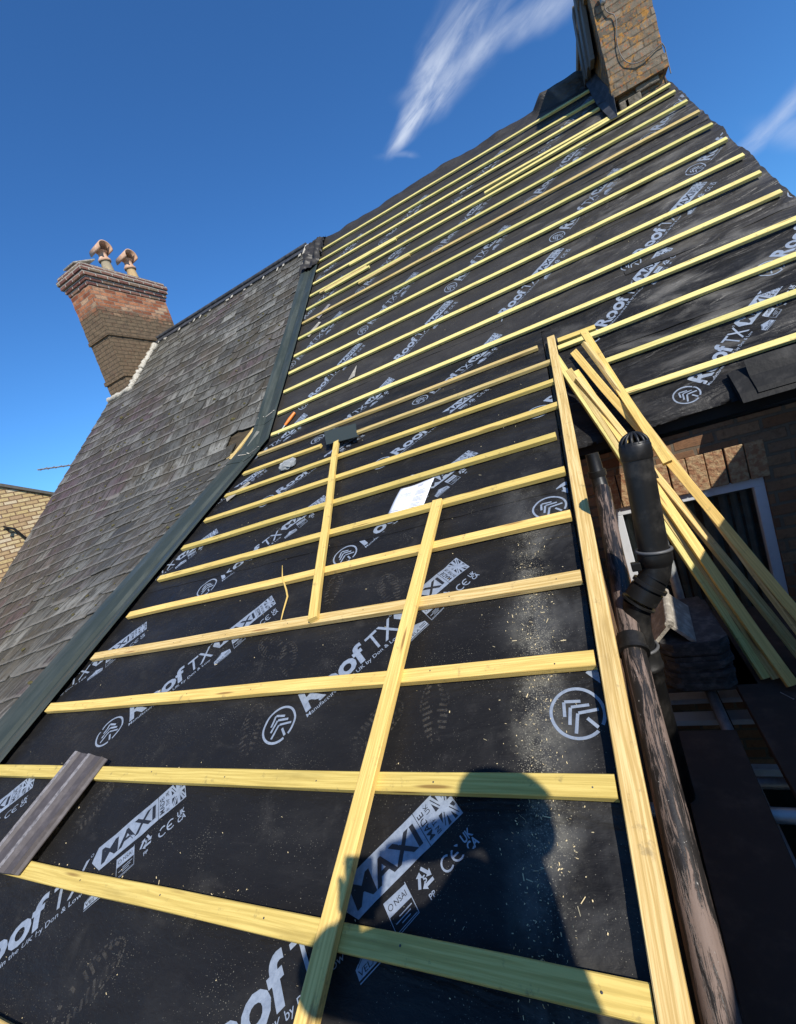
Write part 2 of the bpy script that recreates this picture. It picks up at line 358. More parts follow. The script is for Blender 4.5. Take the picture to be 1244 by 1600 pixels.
def brickm(name, cols, mortar, bw=.225, rh=.075, ms=.01, stain=None, lichen=None, split=None, sq=None):
    m, nt, b = mat(name); t = NT(nt); uv = t.tc.outputs['UV']
    wob = t.noise(uv, 9, 2, .5, out='Color'); v = t.node('ShaderNodeVectorMath', operation='MULTIPLY_ADD'); t.L.new(wob, v.inputs[0]); v.inputs[1].default_value = (.008, .008, 0); t.L.new(uv, v.inputs[2])
    br = t.node('ShaderNodeTexBrick'); t.L.new(v.outputs[0], br.inputs['Vector']); br.inputs['Scale'].default_value = 1
    br.inputs['Brick Width'].default_value = bw; br.inputs['Row Height'].default_value = rh; br.inputs['Mortar Size'].default_value = ms
    br.inputs['Color1'].default_value = (0, 0, 0, 1); br.inputs['Color2'].default_value = (1, 1, 1, 1); br.inputs['Mortar'].default_value = (.5, .5, .5, 1); br.inputs['Mortar Smooth'].default_value = .25
    col = t.ramp(br.outputs['Color'], (0, cols[0]), (.35, cols[1]), (.7, cols[2]), (1, cols[3]))
    col = t.mix(t.mr(t.noise(uv, 38, 5, .7), .35, .8, 0, .45), col, tuple(x * .5 for x in cols[1]))
    if split:    # darker sooty lower bricks below a height
        z = t.sep(t.tc.outputs['Object'])[2]
        col = t.mix(t.mr(t.math('ADD', z, t.math('MULTIPLY', t.math('SUBTRACT', t.noise(uv, 7, 5, .7), .5), .7)), split[0] + .16, split[0] - .06), col, t.mix(t.noise(uv, 25, 5, .7), split[1], split[2]))
    mo = mortar
    if split: mo = t.mix(t.mr(z, split[0] + .10, split[0] + .02), mortar, (.085, .065, .04))
    col = t.mix(br.outputs['Fac'], col, mo)
    col = t.mix(t.mr(t.noise(uv, 16, 6, .8, .8), .52, .66, 0, .5), col, tuple(x * .35 for x in cols[1]))
    if stain: col = t.mix(t.mr(t.noise(uv, 4.5, 6, .7), .45, .72, 0, stain[0]), col, stain[1])
    if lichen:
        f = t.math('MULTIPLY', t.mr(t.noise(uv, 13, 7, .78, .3), .50, .58), t.mr(t.noise(uv, 3.1, 3, .5), .42, .56))
        col = t.mix(t.math('MULTIPLY', f, .85), col, lichen[0])
        f2 = t.mr(t.noise(uv, 24, 6, .75), .55, .62); col = t.mix(t.math('MULTIPLY', f2, .6), col, lichen[1])
        f3 = t.mr(t.noise(uv, 30, 4, .75), .66, .70); col = t.mix(f3, col, (.03, .026, .02))
    t.L.new(col, b.inputs['Base Color']); b.inputs['Roughness'].default_value = .88; b.inputs['Specular IOR Level'].default_value = .2
    h = t.math('SUBTRACT', t.math('MULTIPLY', t.noise(uv, 60, 5, .7), .5), br.outputs['Fac'])
    t.L.new(t.bump(h, .8, .008), b.inputs['Normal'])
    return m
M_redbrick = brickm('red_chimney_brick', [(.18, .055, .03), (.34, .12, .055), (.46, .20, .10), (.50, .33, .20)], (.25, .19, .14), ms=.008, stain=(.3, (.12, .08, .06)), split=(4.27, (.075, .052, .034), (.24, .17, .10)))
M_capbrick = brickm('chimney_cap_brick', [(.13, .055, .045), (.19, .08, .06), (.26, .13, .09), (.2, .17, .10)], (.42, .37, .30), ms=.011, stain=(.35, (.09, .07, .05)))
M_lichbrick = brickm('lichened_chimney_brick', [(.13, .105, .075), (.18, .145, .10), (.21, .17, .12), (.26, .21, .15)], (.10, .08, .055), ms=.007, stain=(.6, (.11, .09, .065)), lichen=((.42, .20, .04), (.38, .10, .02)))
M_yellow = brickm('yellow_stock_brick', [(.50, .34, .20), (.60, .44, .20), (.68, .53, .28), (.72, .60, .42)], (.24, .15, .09), ms=.011)
M_housebrick = brickm('weathered_house_brick', [(.16, .075, .04), (.24, .125, .065), (.30, .18, .10), (.21, .135, .085)], (.15, .12, .085), stain=(.5, (.12, .08, .05)))
M_soldier = brickm('soldier_course_brick', [(.30, .14, .08), (.38, .22, .12), (.44, .28, .15), (.36, .20, .11)], (.10, .075, .05), bw=.225, rh=.075, ms=.008, stain=(.5, (.26, .17, .09)))

def simple(name, c, rough=.5, spec=.5, metal=0, nz=None, bump=None, coord='Object'):
    m, nt, b = mat(name); t = NT(nt); P = t.tc.outputs[coord]
    if nz:
        col = t.mix(t.mr(t.noise(P, nz[0], 5, .65), nz[1], nz[2]), c, nz[3]); t.L.new(col, b.inputs['Base Color'])
    else: b.inputs['Base Color'].default_value = (*c, 1)
    b.inputs['Roughness'].default_value = rough; b.inputs['Specular IOR Level'].default_value = spec; b.inputs['Metallic'].default_value = metal
    if bump: t.L.new(t.bump(t.noise(P, bump[0], 5, .6), bump[1], bump[2]), b.inputs['Normal'])
    return m
def grpm():
    m, nt, b = mat('green_grey_gutter_sheet'); t = NT(nt); P = t.tc.outputs['UV']
    col = t.mix(t.mr(t.noise(t.map(P, (1.5, 9, 1)), 1.0, 5, .65), .4, .75), (.034, .043, .037), (.070, .080, .070))
    col = t.mix(t.mr(t.noise(P, 40, 5, .75), .64, .74, 0, .35), col, (.22, .23, .22))
    t.L.new(col, b.inputs['Base Color']); t.set(b.inputs['Roughness'], t.mr(t.noise(P, 7, 4, .6), .3, .7, .32, .50)); b.inputs['Specular IOR Level'].default_value = .22
    t.L.new(t.bump(t.noise(P, 5, 4, .5), .25, .01), b.inputs['Normal']); return m
M_grp = grpm()
M_upvc = simple('white_window_plastic', (.62, .64, .66), .35, .5, nz=(6, .5, .8, (.45, .46, .47)))
M_sheet = simple('black_damp_sheet', (.012, .012, .012), .62, .18, nz=(9, .48, .72, (.04, .038, .035)), bump=(12, .6, .01))
M_blackpl = simple('black_plastic', (.010, .0098, .0095), .42, .35, nz=(9, .48, .72, (.040, .037, .033)), bump=(70, .25, .002))
M_greyring = simple('grey_seal_ring', (.09, .09, .09), .5)
M_lead = simple('lead_grey', (.035, .037, .042), .6, .3, nz=(12, .4, .7, (.075, .078, .085)), bump=(15, .5, .01))
M_mortar = simple('pale_mortar', (.52, .48, .40), .95, .1, nz=(30, .4, .7, (.33, .29, .22)), bump=(45, 1.0, .012))
M_pot = simple('terracotta_pot', (.50, .30, .19), .8, .2, nz=(14, .45, .75, (.62, .47, .36)))
M_potgrey = simple('buff_grey_pot', (.30, .25, .17), .85, .2, nz=(14, .45, .75, (.42, .33, .2)))
M_potbuff = simple('buff_pot', (.46, .32, .16), .85, .2, nz=(14, .45, .75, (.36, .24, .13)))
M_soot = simple('soot', (.01, .008, .007), .95, .1)
M_ply = simple('dark_scaffold_board', (.060, .046, .036), .8, .15, nz=(7, .45, .8, (.11, .08, .06)), bump=(30, .4, .004))
M_galv = simple('galvanised_steel', (.42, .43, .42), .45, .5, .5, nz=(16, .4, .7, (.26, .27, .27)))
M_ground = simple('concrete_yard', (.26, .24, .21), .95, .2, nz=(2.0, .4, .7, (.14, .12, .09)), bump=(14, .6, .01))
M_glass = simple('window_glass', (.015, .018, .018), .06, .6); M_glass.node_tree.nodes['Principled BSDF'].inputs['Alpha'].default_value = .30
M_screen = simple('dark_screen', (.015, .018, .018), .06, .6)
M_curtain = simple('grey_green_curtain', (.30, .33, .28), .9, .1, nz=(20, .4, .7, (.40, .42, .37)))
M_paper = simple('white_paper', (.78, .78, .80), .8, .2)
M_ink = simple('grey_ink', (.50, .50, .53), .8, .2)
M_orange = simple('orange_plastic', (.75, .20, .02), .4, .5)
M_trim = simple('charcoal_roof_trim', (.075, .064, .062), .62, .35, nz=(30, .42, .75, (.115, .10, .098)), bump=(60, .5, .002))
M_rib = simple('pale_grey_rib', (.26, .24, .235), .7, .3, nz=(60, .42, .66, (.12, .11, .11)))
M_tile = simple('stone_grey_concrete', (.30, .27, .22), .9, .2, nz=(18, .45, .7, (.50, .46, .38)), bump=(35, .8, .01))
M_fascia = simple('dark_fascia', (.012, .011, .010), .6, .3)
M_skin = simple('skin', (.50, .29, .20), .55, .4)
M_jacket = simple('navy_work_jacket', (.02, .025, .05), .85, .2, bump=(30, .3, .01))
M_trouser = simple('grey_work_trousers', (.06, .06, .065), .9, .2)
M_hair = simple('brown_hair', (.04, .022, .012), .6, .3)
M_boots = simple('brown_leather_boots', (.06, .035, .02), .6, .4)
M_chip = simple('wood_shavings', (.66, .54, .32), .9, .1)
M_bluebrown = simple('dark_deck_board', (.02, .02, .02), .8, .2)
def pipem():
    m, nt, b = mat('flaking_painted_iron'); t = NT(nt); P = t.tc.outputs['UV']
    a = t.noise(t.map(P, (5.0, 60, 1)), 1.0, 7, .8, .7)
    z = t.noise(t.map(P, (2.0, 5, 1)), 1.0, 4, .6)
    f = t.mr(t.math('ADD', a, t.math('MULTIPLY', t.math('SUBTRACT', z, .5), .6)), .455, .515)
    col = t.mix(f, t.mix(t.noise(t.map(P, (4, 70, 1)), 1.0, 5, .7), (.235, .17, .14), (.11, .078, .062)), (.018, .016, .015))
    col = t.mix(t.mr(t.noise(P, 55, 4, .7), .66, .72), col, (.45, .43, .40))
    t.L.new(col, b.inputs['Base Color']); t.set(b.inputs['Roughness'], t.mr(f, 0, 1, .7, .4)); t.L.new(t.bump(f, .5, .0015, t.bump(t.noise(P, 90, 4, .6), .4, .001)), b.inputs['Normal']); return m
M_pipe = pipem()
# ------------------------------------------------------------------ timber
def beam(mb, p0, p1, up, w=.05, t=.025, segs=10, ch=.0022, bow=.003, mi=0):
    """sawn batten from p0 to p1 (centre of its underside), chamfered arrises, slight wander"""
    p0, p1 = Vector(p0), Vector(p1); d = (p1 - p0); L = d.length; d.normalize(); up = Vector(up); up = (up - d * up.dot(d)).normalized(); sd = d.cross(up)
    prof = [(-w/2 + ch, 0), (w/2 - ch, 0), (w/2, ch), (w/2, t - ch), (w/2 - ch, t), (-w/2 + ch, t), (-w/2, t - ch), (-w/2, ch)]
    ru, rv = random.random() * 40, random.random() * 40; k = len(prof); per = [0]
    for i in range(k): a, b = prof[i], prof[(i + 1) % k]; per.append(per[-1] + math.hypot(a[0] - b[0], a[1] - b[1]))
    vs = []; sx, sy = random.random() * 50, random.random() * 50
    for i in range(segs + 1):
        f = i / segs; c = p0 + d * (L * f)
        ox = bow * noise.noise(Vector((f * L * 1.3, sx, 0))) * 2; oy = bow * max(0, noise.noise(Vector((f * L * 1.3, sy, 5))))
        for j, (a, b) in enumerate(prof):
            jit = .0006 * noise.noise(Vector((f * L * 14, j * 7.7, sx)))
            vs.append(c + sd * (a + ox + jit) + up * (b + oy + jit))
    fs = []; uvs = []
    for i in range(segs):
        for j in range(k):
            j2 = (j + 1) % k; fs.append((i*k + j, i*k + j2, (i+1)*k + j2, (i+1)*k + j))
            u0, u1 = ru + L * i / segs, ru + L * (i + 1) / segs
            uvs.append([(u0, rv + per[j]), (u0, rv + per[j+1]), (u1, rv + per[j+1]), (u1, rv + per[j])])
    fs.append(list(range(k))[::-1]); uvs.append([(ru + .1 + prof[q][0], rv + 9 + prof[q][1]) for q in range(k)][::-1])
    fs.append([segs * k + q for q in range(k)]); uvs.append([(ru + .3 + prof[q][0], rv + 9 + prof[q][1]) for q in range(k)])
    mb.add(vs, fs, uvs, mi)
NS, NL = Vector((0, -S1, C1)), Vector((0, -S2, C2))
GS, GL = 'battens nailed across the steep upper roof', 'battens nailed across the shallow lower roof'
def roof_batten(F, N, x0, v0, x1, v1, label, group, h=0.0, w=.046, m=None, name='roof_batten', t=.025):
    mb = MB(); L = abs(x1 - x0) + abs(v1 - v0)
    beam(mb, F(x0, v0, h), F(x1, v1, h), N, w, t, max(3, int(L / .12)))
    o = mb.build(name, m or ((M_pine2 if random.random() < .12 else M_pineU) if F is PS else (M_pine2 if random.random() < .25 else M_pine))); return tag(o, label, 'batten', group)
ordn = ['first', 'second', 'third', 'fourth', 'fifth', 'sixth', 'seventh', 'eighth', 'ninth', 'tenth', 'eleventh', 'twelfth', 'thirteenth', 'fourteenth', 'fifteenth', 'sixteenth']
U = [(-3.12, 4.142, 1.03, 4.042), (-3.06, 3.774, 1.02, 3.679), (-3.002, 3.46, .99, 3.391), (-2.993, 3.103, 1.06, 3.02), (-2.987, 2.776, 1.561, 2.776), (-2.976, 2.43, 1.571, 2.446), (-2.985, 2.111, 1.576, 2.128), (-2.975, 1.764, 1.573, 1.788), (-2.963, 1.40, 1.568, 1.438), (-2.97, 1.075, 1.566, 1.089), (-2.968, .743, 1.559, .758), (-2.962, .385, 1.56, .421), (-2.975, .065, 1.565, .068)]
for i, (a, b, c, d) in enumerate(U):
    lb = 'pale yellow batten nailed across steep slope, %s down from the ridge' % ordn[i]
    if i < 4: lb = 'pale yellow batten on steep slope, %s down from ridge, stopping at lichened chimney' % ordn[i]
    roof_batten(PS, NS, a, b, c, d, lb, GS)
for i, (a, b, c, d) in enumerate([(-.034, -.298, 1.50, -.272), (.20, -.612, 1.5, -.597), (.24, -.945, 1.5, -.933)]):
    roof_batten(PS, NS, a, b, c, d, 'yellow batten right of the leaning timbers, %s' % ['highest of three above the eaves', 'middle one of three above the eaves', 'lowest one, just above the eaves'][i], 'battens nailed above the right-hand eaves')
Lr = [(-2.956, -.321, -.114 - .05, -.374), (-2.942, -.673, -.095, -.725), (-2.938, -1.026, -.094, -1.045), (-2.944, -1.364, -.098, -1.37), (-2.941, -1.696, -.136, -1.69), (-2.92, -2.02, -.122, -2.015), (-2.932, -2.342, -.128, -2.325), (-2.946, -2.653, -.128, -2.649), (-2.977, -2.974, -.128, -2.969), (-3.03, -3.297, -.128, -3.295), (-3.03, -3.62, -.127, -3.625), (-3.03, -3.95, -.127, -3.955)]
for i, (a, b, c, d) in enumerate(Lr):
    lb = 'yellow batten nailed across lower slope, %s up from the bottom' % ordn[len(Lr) - 1 - i]
    if i == 1:   # this row is broken by a gap where the dark offcut lies
        roof_batten(PL, NL, a, b, -2.02, -.694, 'short yellow batten left of the dark metal offcut on lower slope', GL)
        roof_batten(PL, NL, -1.70, -.70, c, d, 'yellow batten running right from the dark metal offcut on lower slope', GL, m=M_pine2); continue
    o = roof_batten(PL, NL, a, b, c, d, lb, GL, w=.05 if i > 6 else .047)
    if i >= 6:
        xk = c - .05 - .03 * (i % 3)
        while xk > a + .05:
            f = (xk - a) / (c - a); mb = MB(); mb.lathe(PL(xk, b + (d - b) * f + random.uniform(-.008, .008), .0255), [(.0024, 0), (.0025, .0004), (.0020, .0007), (0, .0008)], NL, 10); mb.build('nail_head', M_lead, o); xk -= .40 + random.uniform(-.01, .01)
ex = [(PS, NS, -.387, 2.905, 1.575, 2.99, 0, 'doubled-up batten just below the chimney foot, reaching the right verge', M_pineU),
      (PS, NS, -2.341, 3.045, -1.60, 3.035, 0, 'short loose batten against the fourth batten down, near the metal valley', M_pineU),
      (PS, NS, -2.80, 2.715, -2.03, 2.72, 0, 'wide pale short batten lying under fifth batten from ridge near valley', M_pine2),
      (PS, NS, -2.70, 2.66, -1.98, 2.665, .004, 'short pale batten lowest of the loose pair beside the metal valley', M_pineU),
      (PS, NS, -2.116, 2.375, -1.375, 2.40, 0, 'short loose batten lying under the sixth batten from the ridge', M_pine2),
      (PS, NS, -.024, -.215, .24, -.22, .0, 'stub of batten above the top of the tall edge timber', M_pine)]
for F, N, a, b, c, d, h, lb, m in ex: roof_batten(F, N, a, b, c, d, lb, 'short extra battens on the steep roof', h, m=m)
# loose timbers lying on the battens
roof_batten(PL, NL, -1.80, -.80, -1.242, -2.668, 'loose upright batten ending mid-slope, left of the two laid across the rows', 'loose upright battens on the lower roof', .0255, m=M_pine)
roof_batten(PL, NL, -.730, -2.02, -.800, -3.99, 'long loose upright batten crossing the lowest rows, right of the shorter one', 'loose upright battens on the lower roof', .0255, .052, m=M_pine)
roof_batten(PL, NL, -.062, -.30, -.101, -4.15, 'long knotty timber lying down the right edge of the lower slope', None, .006, .052, m=M_pine2, name='edge_timber', t=.030)

# ------------------------------------------------------------------ the house being re-roofed
house = thing('terraced_house', 'brick house with stripped roof covered in black membrane and rows of battens', 'house', loc=(-.8, 3.15, -4.5))
def grid(mb, f, xs, vs_, mi=0):
    nx, nv = len(xs), len(vs_); P = [f(x, v) for v in vs_ for x in xs]
    fs = [(j*nx + i, j*nx + i + 1, (j+1)*nx + i + 1, (j+1)*nx + i) for j in range(nv - 1) for i in range(nx - 1)]
    uv = [(x, v) for v in vs_ for x in xs]
    mb.add(P, fs, [[uv[k] for k in f_] for f_ in fs], mi, True)
def lin(a, b, st):
    n = max(1, round((b - a) / st)); return [a + (b - a) * i / n for i in range(n + 1)]
mb = MB()
def rag(v): return 1.615 + .024 * noise.noise(Vector((v * 3.2, 0, 3))) + .007 * noise.noise(Vector((v * 15.0, 0, 8)))
xs = lin(-3.12, EDGE, .03)
def fl(x, v):
    h = 0.0
    for lv, lh in LAPS:
        if v > lv: h += 0
    return MP(x, v, h)
def split_low(x, v):
    return PL(x, v, wr(x, v, True)) if v < 0 else PS(x, v, wr(x, v, False) if v > .03 else wr(x, v, False) * v / .03 + wr(x, 0, True) * (1 - v / .03))
grid(mb, split_low, xs, lin(-4.35, 0, .03))
def up_all(x, v):
    if x < EDGE + .001: return MP(x, v) if v > .03 else split_low(x, v)
    xx = EDGE + (x - EDGE) / (1.6 - EDGE) * (rag(v) - EDGE); return MP(max(xx, EDGE + .0041), v) if v <= 0 else MP(xx, v)
grid(mb, up_all, xs + lin(EDGE, 1.6, .03)[1:], lin(0, 5.0, .03))
xr = lin(EDGE, 1.6, .03)
def fr(x, v):
    xx = EDGE + (x - EDGE) / (1.6 - EDGE) * (rag(v) - EDGE)
    ve = -1.205 + .05 * max(0, min(1, (xx - .1) / 1.2)) + .006 * noise.noise(Vector((xx * 4, 0, 6)))
    if v < ve:      # rolls over the eaves
        e = min(ve - v, .05); p = PS(xx, ve, wr(xx, ve, False)); return p + Vector((0, -e * .35, -e * .95))
    return PS(xx, v, wr(xx, v, False))
grid(mb, fr, xr, lin(-1.29, 0, .03))
# the side of the lower slope folded down
grid(mb, lambda x, v: PL(EDGE + .002 * math.sin(v * 40), v, wr(EDGE, v, True)) + Vector((.004 + .004 * noise.noise(Vector((v * 9, 0, 0))), 0, x)), [0, -.02, -.045], lin(-4.35, -.25, .03))
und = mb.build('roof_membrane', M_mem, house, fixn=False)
# lap lines: thin folded edges of the next sheet
mb = MB()
for (x0, x1, v, F, low) in [(-3.0, EDGE - .02, -2.13, PL, True), (-3.0, -.3, -.95, PL, True), (-2.4, -.4, .30, PS, False), (.55, 1.58, .26, PS, False), (-2.9, 1.6, 1.98, PS, False), (-2.9, 1.0, 3.26, PS, False), (-.0, 1.6, -.47, PS, False)]:
    def ff(x, k, v=v, F=F, low=low):
        vv = v + .012 * noise.noise(Vector((x * 1.3, v, 0))) + .004 * noise.noise(Vector((x * 6, v, 1)))
        lift = .0022 + (.0035 if low else .014) * max(0, noise.noise(Vector((x * 2.1, v, 4))))
        return F(x, vv + (0, .0004, .085)[k], wr(x, vv + (0, .0004, .085)[k], low) + (.0004, lift, .0012)[k])
    n = int((x1 - x0) / .03); X = [x0 + (x1 - x0) * i / n for i in range(n + 1)]
    P = [ff(x, k) for k in range(3) for x in X]; m1 = n + 1
    fs = [(j*m1 + i, j*m1 + i + 1, (j+1)*m1 + i + 1, (j+1)*m1 + i) for j in range(2) for i in range(n)]
    uv = [(x, v + (0, .0004, .085)[k]) for k in range(3) for x in X]
    mb.add(P, fs, [[uv[q] for q in f_] for f_ in fs], 0, False)
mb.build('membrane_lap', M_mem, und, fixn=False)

# decks under the membrane, back slope, walls
mb = MB()
def slab(F, x0, x1, va, vb, top, th):
    a = [F(x0, va, top), F(x0, vb, top), F(x0, vb, top - th), F(x0, va, top - th)]; b = [F(x1, va, top), F(x1, vb, top), F(x1, vb, top - th), F(x1, va, top - th)]
    mb.quadprism(a, b)
slab(PS, -3.1, 1.585, .02, 4.46, -.030, .10)
slab(PS, EDGE + .03, 1.585, -1.13, .019, -.030, .10)
slab(PL, -3.1, EDGE - .012, -4.3, -.02, -.022, .05)
rz = PS(0, 4.46, -.03); mb.quadprism([(-3.1, rz.y, rz.z), (-3.1, rz.y + 4, rz.z - 3.9), (-3.1, rz.y + 4, rz.z - 4.0), (-3.1, rz.y, rz.z - .1)], [(1.58, rz.y, rz.z), (1.58, rz.y + 4, rz.z - 3.9), (1.58, rz.y + 4, rz.z - 4.0), (1.58, rz.y, rz.z - .1)])
mb.build('roof_deck', M_fascia, house)
mb = MB(); beam(mb, PL(-.108, -.3, -.075), PL(-.108, -4.25, -.075), NL, .022, .07, 20); mb.build('verge_board', M_oldwood, house)
mb = MB(); ez = PS(0, -1.14, -.03)
mb.box((.73, ez.y + .02, ez.z - .075), (1.70, .022, .12)); mb.box((.73, ez.y + .10, ez.z - .135), (1.70, .15, .012)); mb.build('fascia_board', M_fascia, house)
# walls: main rear wall with a window opening, extension side wall
mb = MB(); WY = 3.15
WX0, WX1, WZ0, WZ1 = .03, .86, -2.0, -.80
def wq(pts, uv): mb.add(pts, [tuple(range(len(pts)))], [uv])
def wrect(x0, x1, z0, z1, y=WY, th=.22): mb.box(((x0 + x1) / 2, y + th / 2, (z0 + z1) / 2), (x1 - x0, th, z1 - z0))
wrect(-.12, WX0, -4.5, -.42); wrect(WX1, 1.58, -4.5, -.42); wrect(WX0, WX1, -4.5, WZ0); wrect(WX0, WX1, -.575, -.42)
mb.build('rear_wall', M_housebrick, house)
mb = MB()
n = 9; bw = (WX1 - WX0 + .06) / n
for i in range(n):
    x = WX0 - .03 + bw * (i + .5); mb.box((x + .002 * random.uniform(-1, 1), WY + .10 + random.uniform(-.003, .003), (WZ1 - .575) / 2 + random.uniform(-.002, .002)), (bw - .007, .215, .222))
mb.build('window_lintel', simple('sandy_red_soldier_brick', (.30, .15, .08), .9, .15, nz=(34, .38, .66, (.44, .31, .17)), bump=(60, 1.0, .010)), house, bevel=.004)
mb = MB(); mb.box(((WX0 + WX1) / 2, WY + .115, (WZ1 - .575) / 2), (WX1 - WX0 + .06, .205, .215)); mb.build('lintel_mortar', simple('sooty_mortar', (.06, .05, .04), .95, .1), house)
# extension body under the lower slope
mb = MB(); X0, X1 = -3.1, -.122
pa, pb = PL(0, -4.25, -.075), PL(0, -.02, -.075)
q = lambda x: [(x, pa.y, -4.5), (x, WY + .1, -4.5), (x, WY + .1, KZ - .45), (x, pa.y, pa.z)]
mb.add(q(X0) + q(X1), [(0, 1, 2, 3), (7, 6, 5, 4), (0, 3, 7, 4), (1, 5, 6, 2), (3, 2, 6, 7), (0, 4, 5, 1)],
       [[(p[1], p[2]) for p in q(0)], [(p[1], p[2]) for p in q(0)][::-1], [(0, 0), (0, 3), (3, 3), (3, 0)], [(0, 0), (0, 3), (3, 3), (3, 0)], [(0, 0), (0, 3), (3, 3), (3, 0)], [(0, 0), (0, 3), (3, 3), (3, 0)]])
mb.build('extension_wall', M_housebrick, house)
mb = MB(); mb.box((-.76, 7.5, 0.2 - 2.9), (4.6, 8.4, 3.6)); 
gz = [(1.575, WY + .23, -.5), (1.575, 7.08, 3.45), (1.575, 10.6, .1), (1.575, 10.6, -4.5), (1.575, WY + .23, -4.5)]
mb.add(gz + [(1.35, *p[1:]) for p in gz], [(0, 1, 2, 3, 4), (9, 8, 7, 6, 5), (0, 5, 6, 1), (1, 6, 7, 2)], [[(p[1], p[2]) for p in gz], [(p[1], p[2]) for p in gz][::-1], [(0, 0)] * 4, [(0, 0)] * 4])
mb.build('gable_wall', M_housebrick, house)
# window
mb = MB(); fx, fy = .055, .06
cx, cz = (WX0 + WX1) / 2, (WZ0 + WZ1) / 2; y = WY + .05
mb.box((cx, y, WZ1 - fx/2), (WX1 - WX0, fy, fx)); mb.box((cx, y, WZ0 + fx/2), (WX1 - WX0, fy, fx))
mb.box((WX0 + fx/2, y, cz), (fx, fy, WZ1 - WZ0 - 2*fx)); mb.box((WX1 - fx/2, y, cz), (fx, fy, WZ1 - WZ0 - 2*fx)); mb.box((WX0 + .13 + fx/2, y, cz), (fx, fy - .004, WZ1 - WZ0 - 2*fx))
win = mb.build('window', M_upvc, house, bevel=.004)
mb = MB(); mb.box((cx, y + .012, cz), (WX1 - WX0 - 2*fx, .004, WZ1 - WZ0 - 2*fx)); mb.build('pane', M_glass, win)
mb = MB(); X = lin(WX0 + fx, WX1 - fx, .012)
P = [Vector((x, y + .09 + .018 * math.sin(x * 85 + 2 * math.sin(x * 17)), z)) for z in (WZ0 + .04, WZ1 - .04) for x in X]; n = len(X)
mb.add(P, [(i, i + 1, n + i + 1, n + i) for i in range(n - 1)], None, 0, True); mb.build('curtain', M_curtain, win, fixn=False)
# ground-floor window added: its white frame stands in for sunlit bits below the scaffold
gx0, gx1, gz0, gz1 = .35, 1.25, -4.0, -2.75; gcx, gcz = (gx0 + gx1) / 2, (gz0 + gz1) / 2
mb = MB()
for bx in (((gcx, WY - .02, gz1 - .03), (gx1 - gx0, .06, .06)), ((gcx, WY - .02, gz0 + .03), (gx1 - gx0, .06, .06)), ((gx0 + .03, WY - .02, gcz), (.06, .06, gz1 - gz0 - .12)), ((gx1 - .03, WY - .02, gcz), (.06, .06, gz1 - gz0 - .12)), ((gcx, WY - .018, gcz), (.05, .055, gz1 - gz0 - .12))): mb.box(*bx)
w2 = mb.build('window', M_upvc, house, bevel=.003)
mb = MB(); mb.box((gcx, WY - .006, gcz), (gx1 - gx0 - .12, .004, gz1 - gz0 - .12)); mb.build('pane', M_screen, w2)
mb = MB(); mb.box((gcx, WY - .06, gz0 - .03), (gx1 - gx0 + .12, .16, .05)); mb.build('sill', M_tile, w2, bevel=.004)

# printed lettering on the membrane ------------------------------------------------
dg = None
def text2d(body, size, bold=0.0, sx=1.0, res=3):
    cu = bpy.data.curves.new('lettering', 'FONT'); cu.body = body; cu.size = size; cu.offset = bold; cu.resolution_u = res; cu.fill_mode = 'FRONT'; cu.dimensions = '2D'
    ob = bpy.data.objects.new('lettering', cu); C.objects.link(ob); d = bpy.context.evaluated_depsgraph_get()
    me = bpy.data.meshes.new_from_object(ob.evaluated_get(d)); V = [(v.co.x * sx, v.co.y) for v in me.vertices]; F = [tuple(p.vertices) for p in me.polygons]
    bpy.data.objects.remove(ob, do_unlink=True); bpy.data.meshes.remove(me); bpy.data.curves.remove(cu); return V, F
class P2:
    def __init__(s): s.v = []; s.f = []; s.m = []; s.l = []
    def add(s, V, F, mi=0, layer=0.0):
        b = len(s.v); s.v += [(x, y, layer) for x, y in V]; s.f += [tuple(b + k for k in f) for f in F]; s.m += [mi] * len(F)
    def poly(s, pts, mi=0, layer=0.0): s.add(pts, [tuple(range(len(pts)))], mi, layer)
    def stroke(s, p, q, w, mi=0, layer=0.0):
        dx, dy = q[0] - p[0], q[1] - p[1]; L = math.hypot(dx, dy); nx, ny = -dy / L * w / 2, dx / L * w / 2
        s.poly([(p[0] + nx, p[1] + ny), (p[0] - nx, p[1] - ny), (q[0] - nx, q[1] - ny), (q[0] + nx, q[1] + ny)], mi, layer)
    def arc(s, c, r, w, a0, a1, n=28, mi=0, layer=0.0):
        V = []; 
        for i in range(n + 1):
            a = a0 + (a1 - a0) * i / n
            V += [(c[0] + (r - w/2) * math.cos(a), c[1] + (r - w/2) * math.sin(a)), (c[0] + (r + w/2) * math.cos(a), c[1] + (r + w/2) * math.sin(a))]
        s.add(V, [(2*i, 2*i + 1, 2*i + 3, 2*i + 2) for i in range(n)], mi, layer)
    def text(s, body, at, size, width=None, bold=0.0, rot=0.0, mi=0, layer=0.0, center=False):
        V, F = text2d(body, size, bold); x0 = min(v[0] for v in V); x1 = max(v[0] for v in V); k = (width / (x1 - x0)) if width else 1.0
        if center: x0 = (x0 + x1) / 2
        c, sn = math.cos(rot), math.sin(rot)
        s.add([(at[0] + (x - x0) * k * c - y * sn, at[1] + (x - x0) * k * sn + y * c) for x, y in V], F, mi, layer)
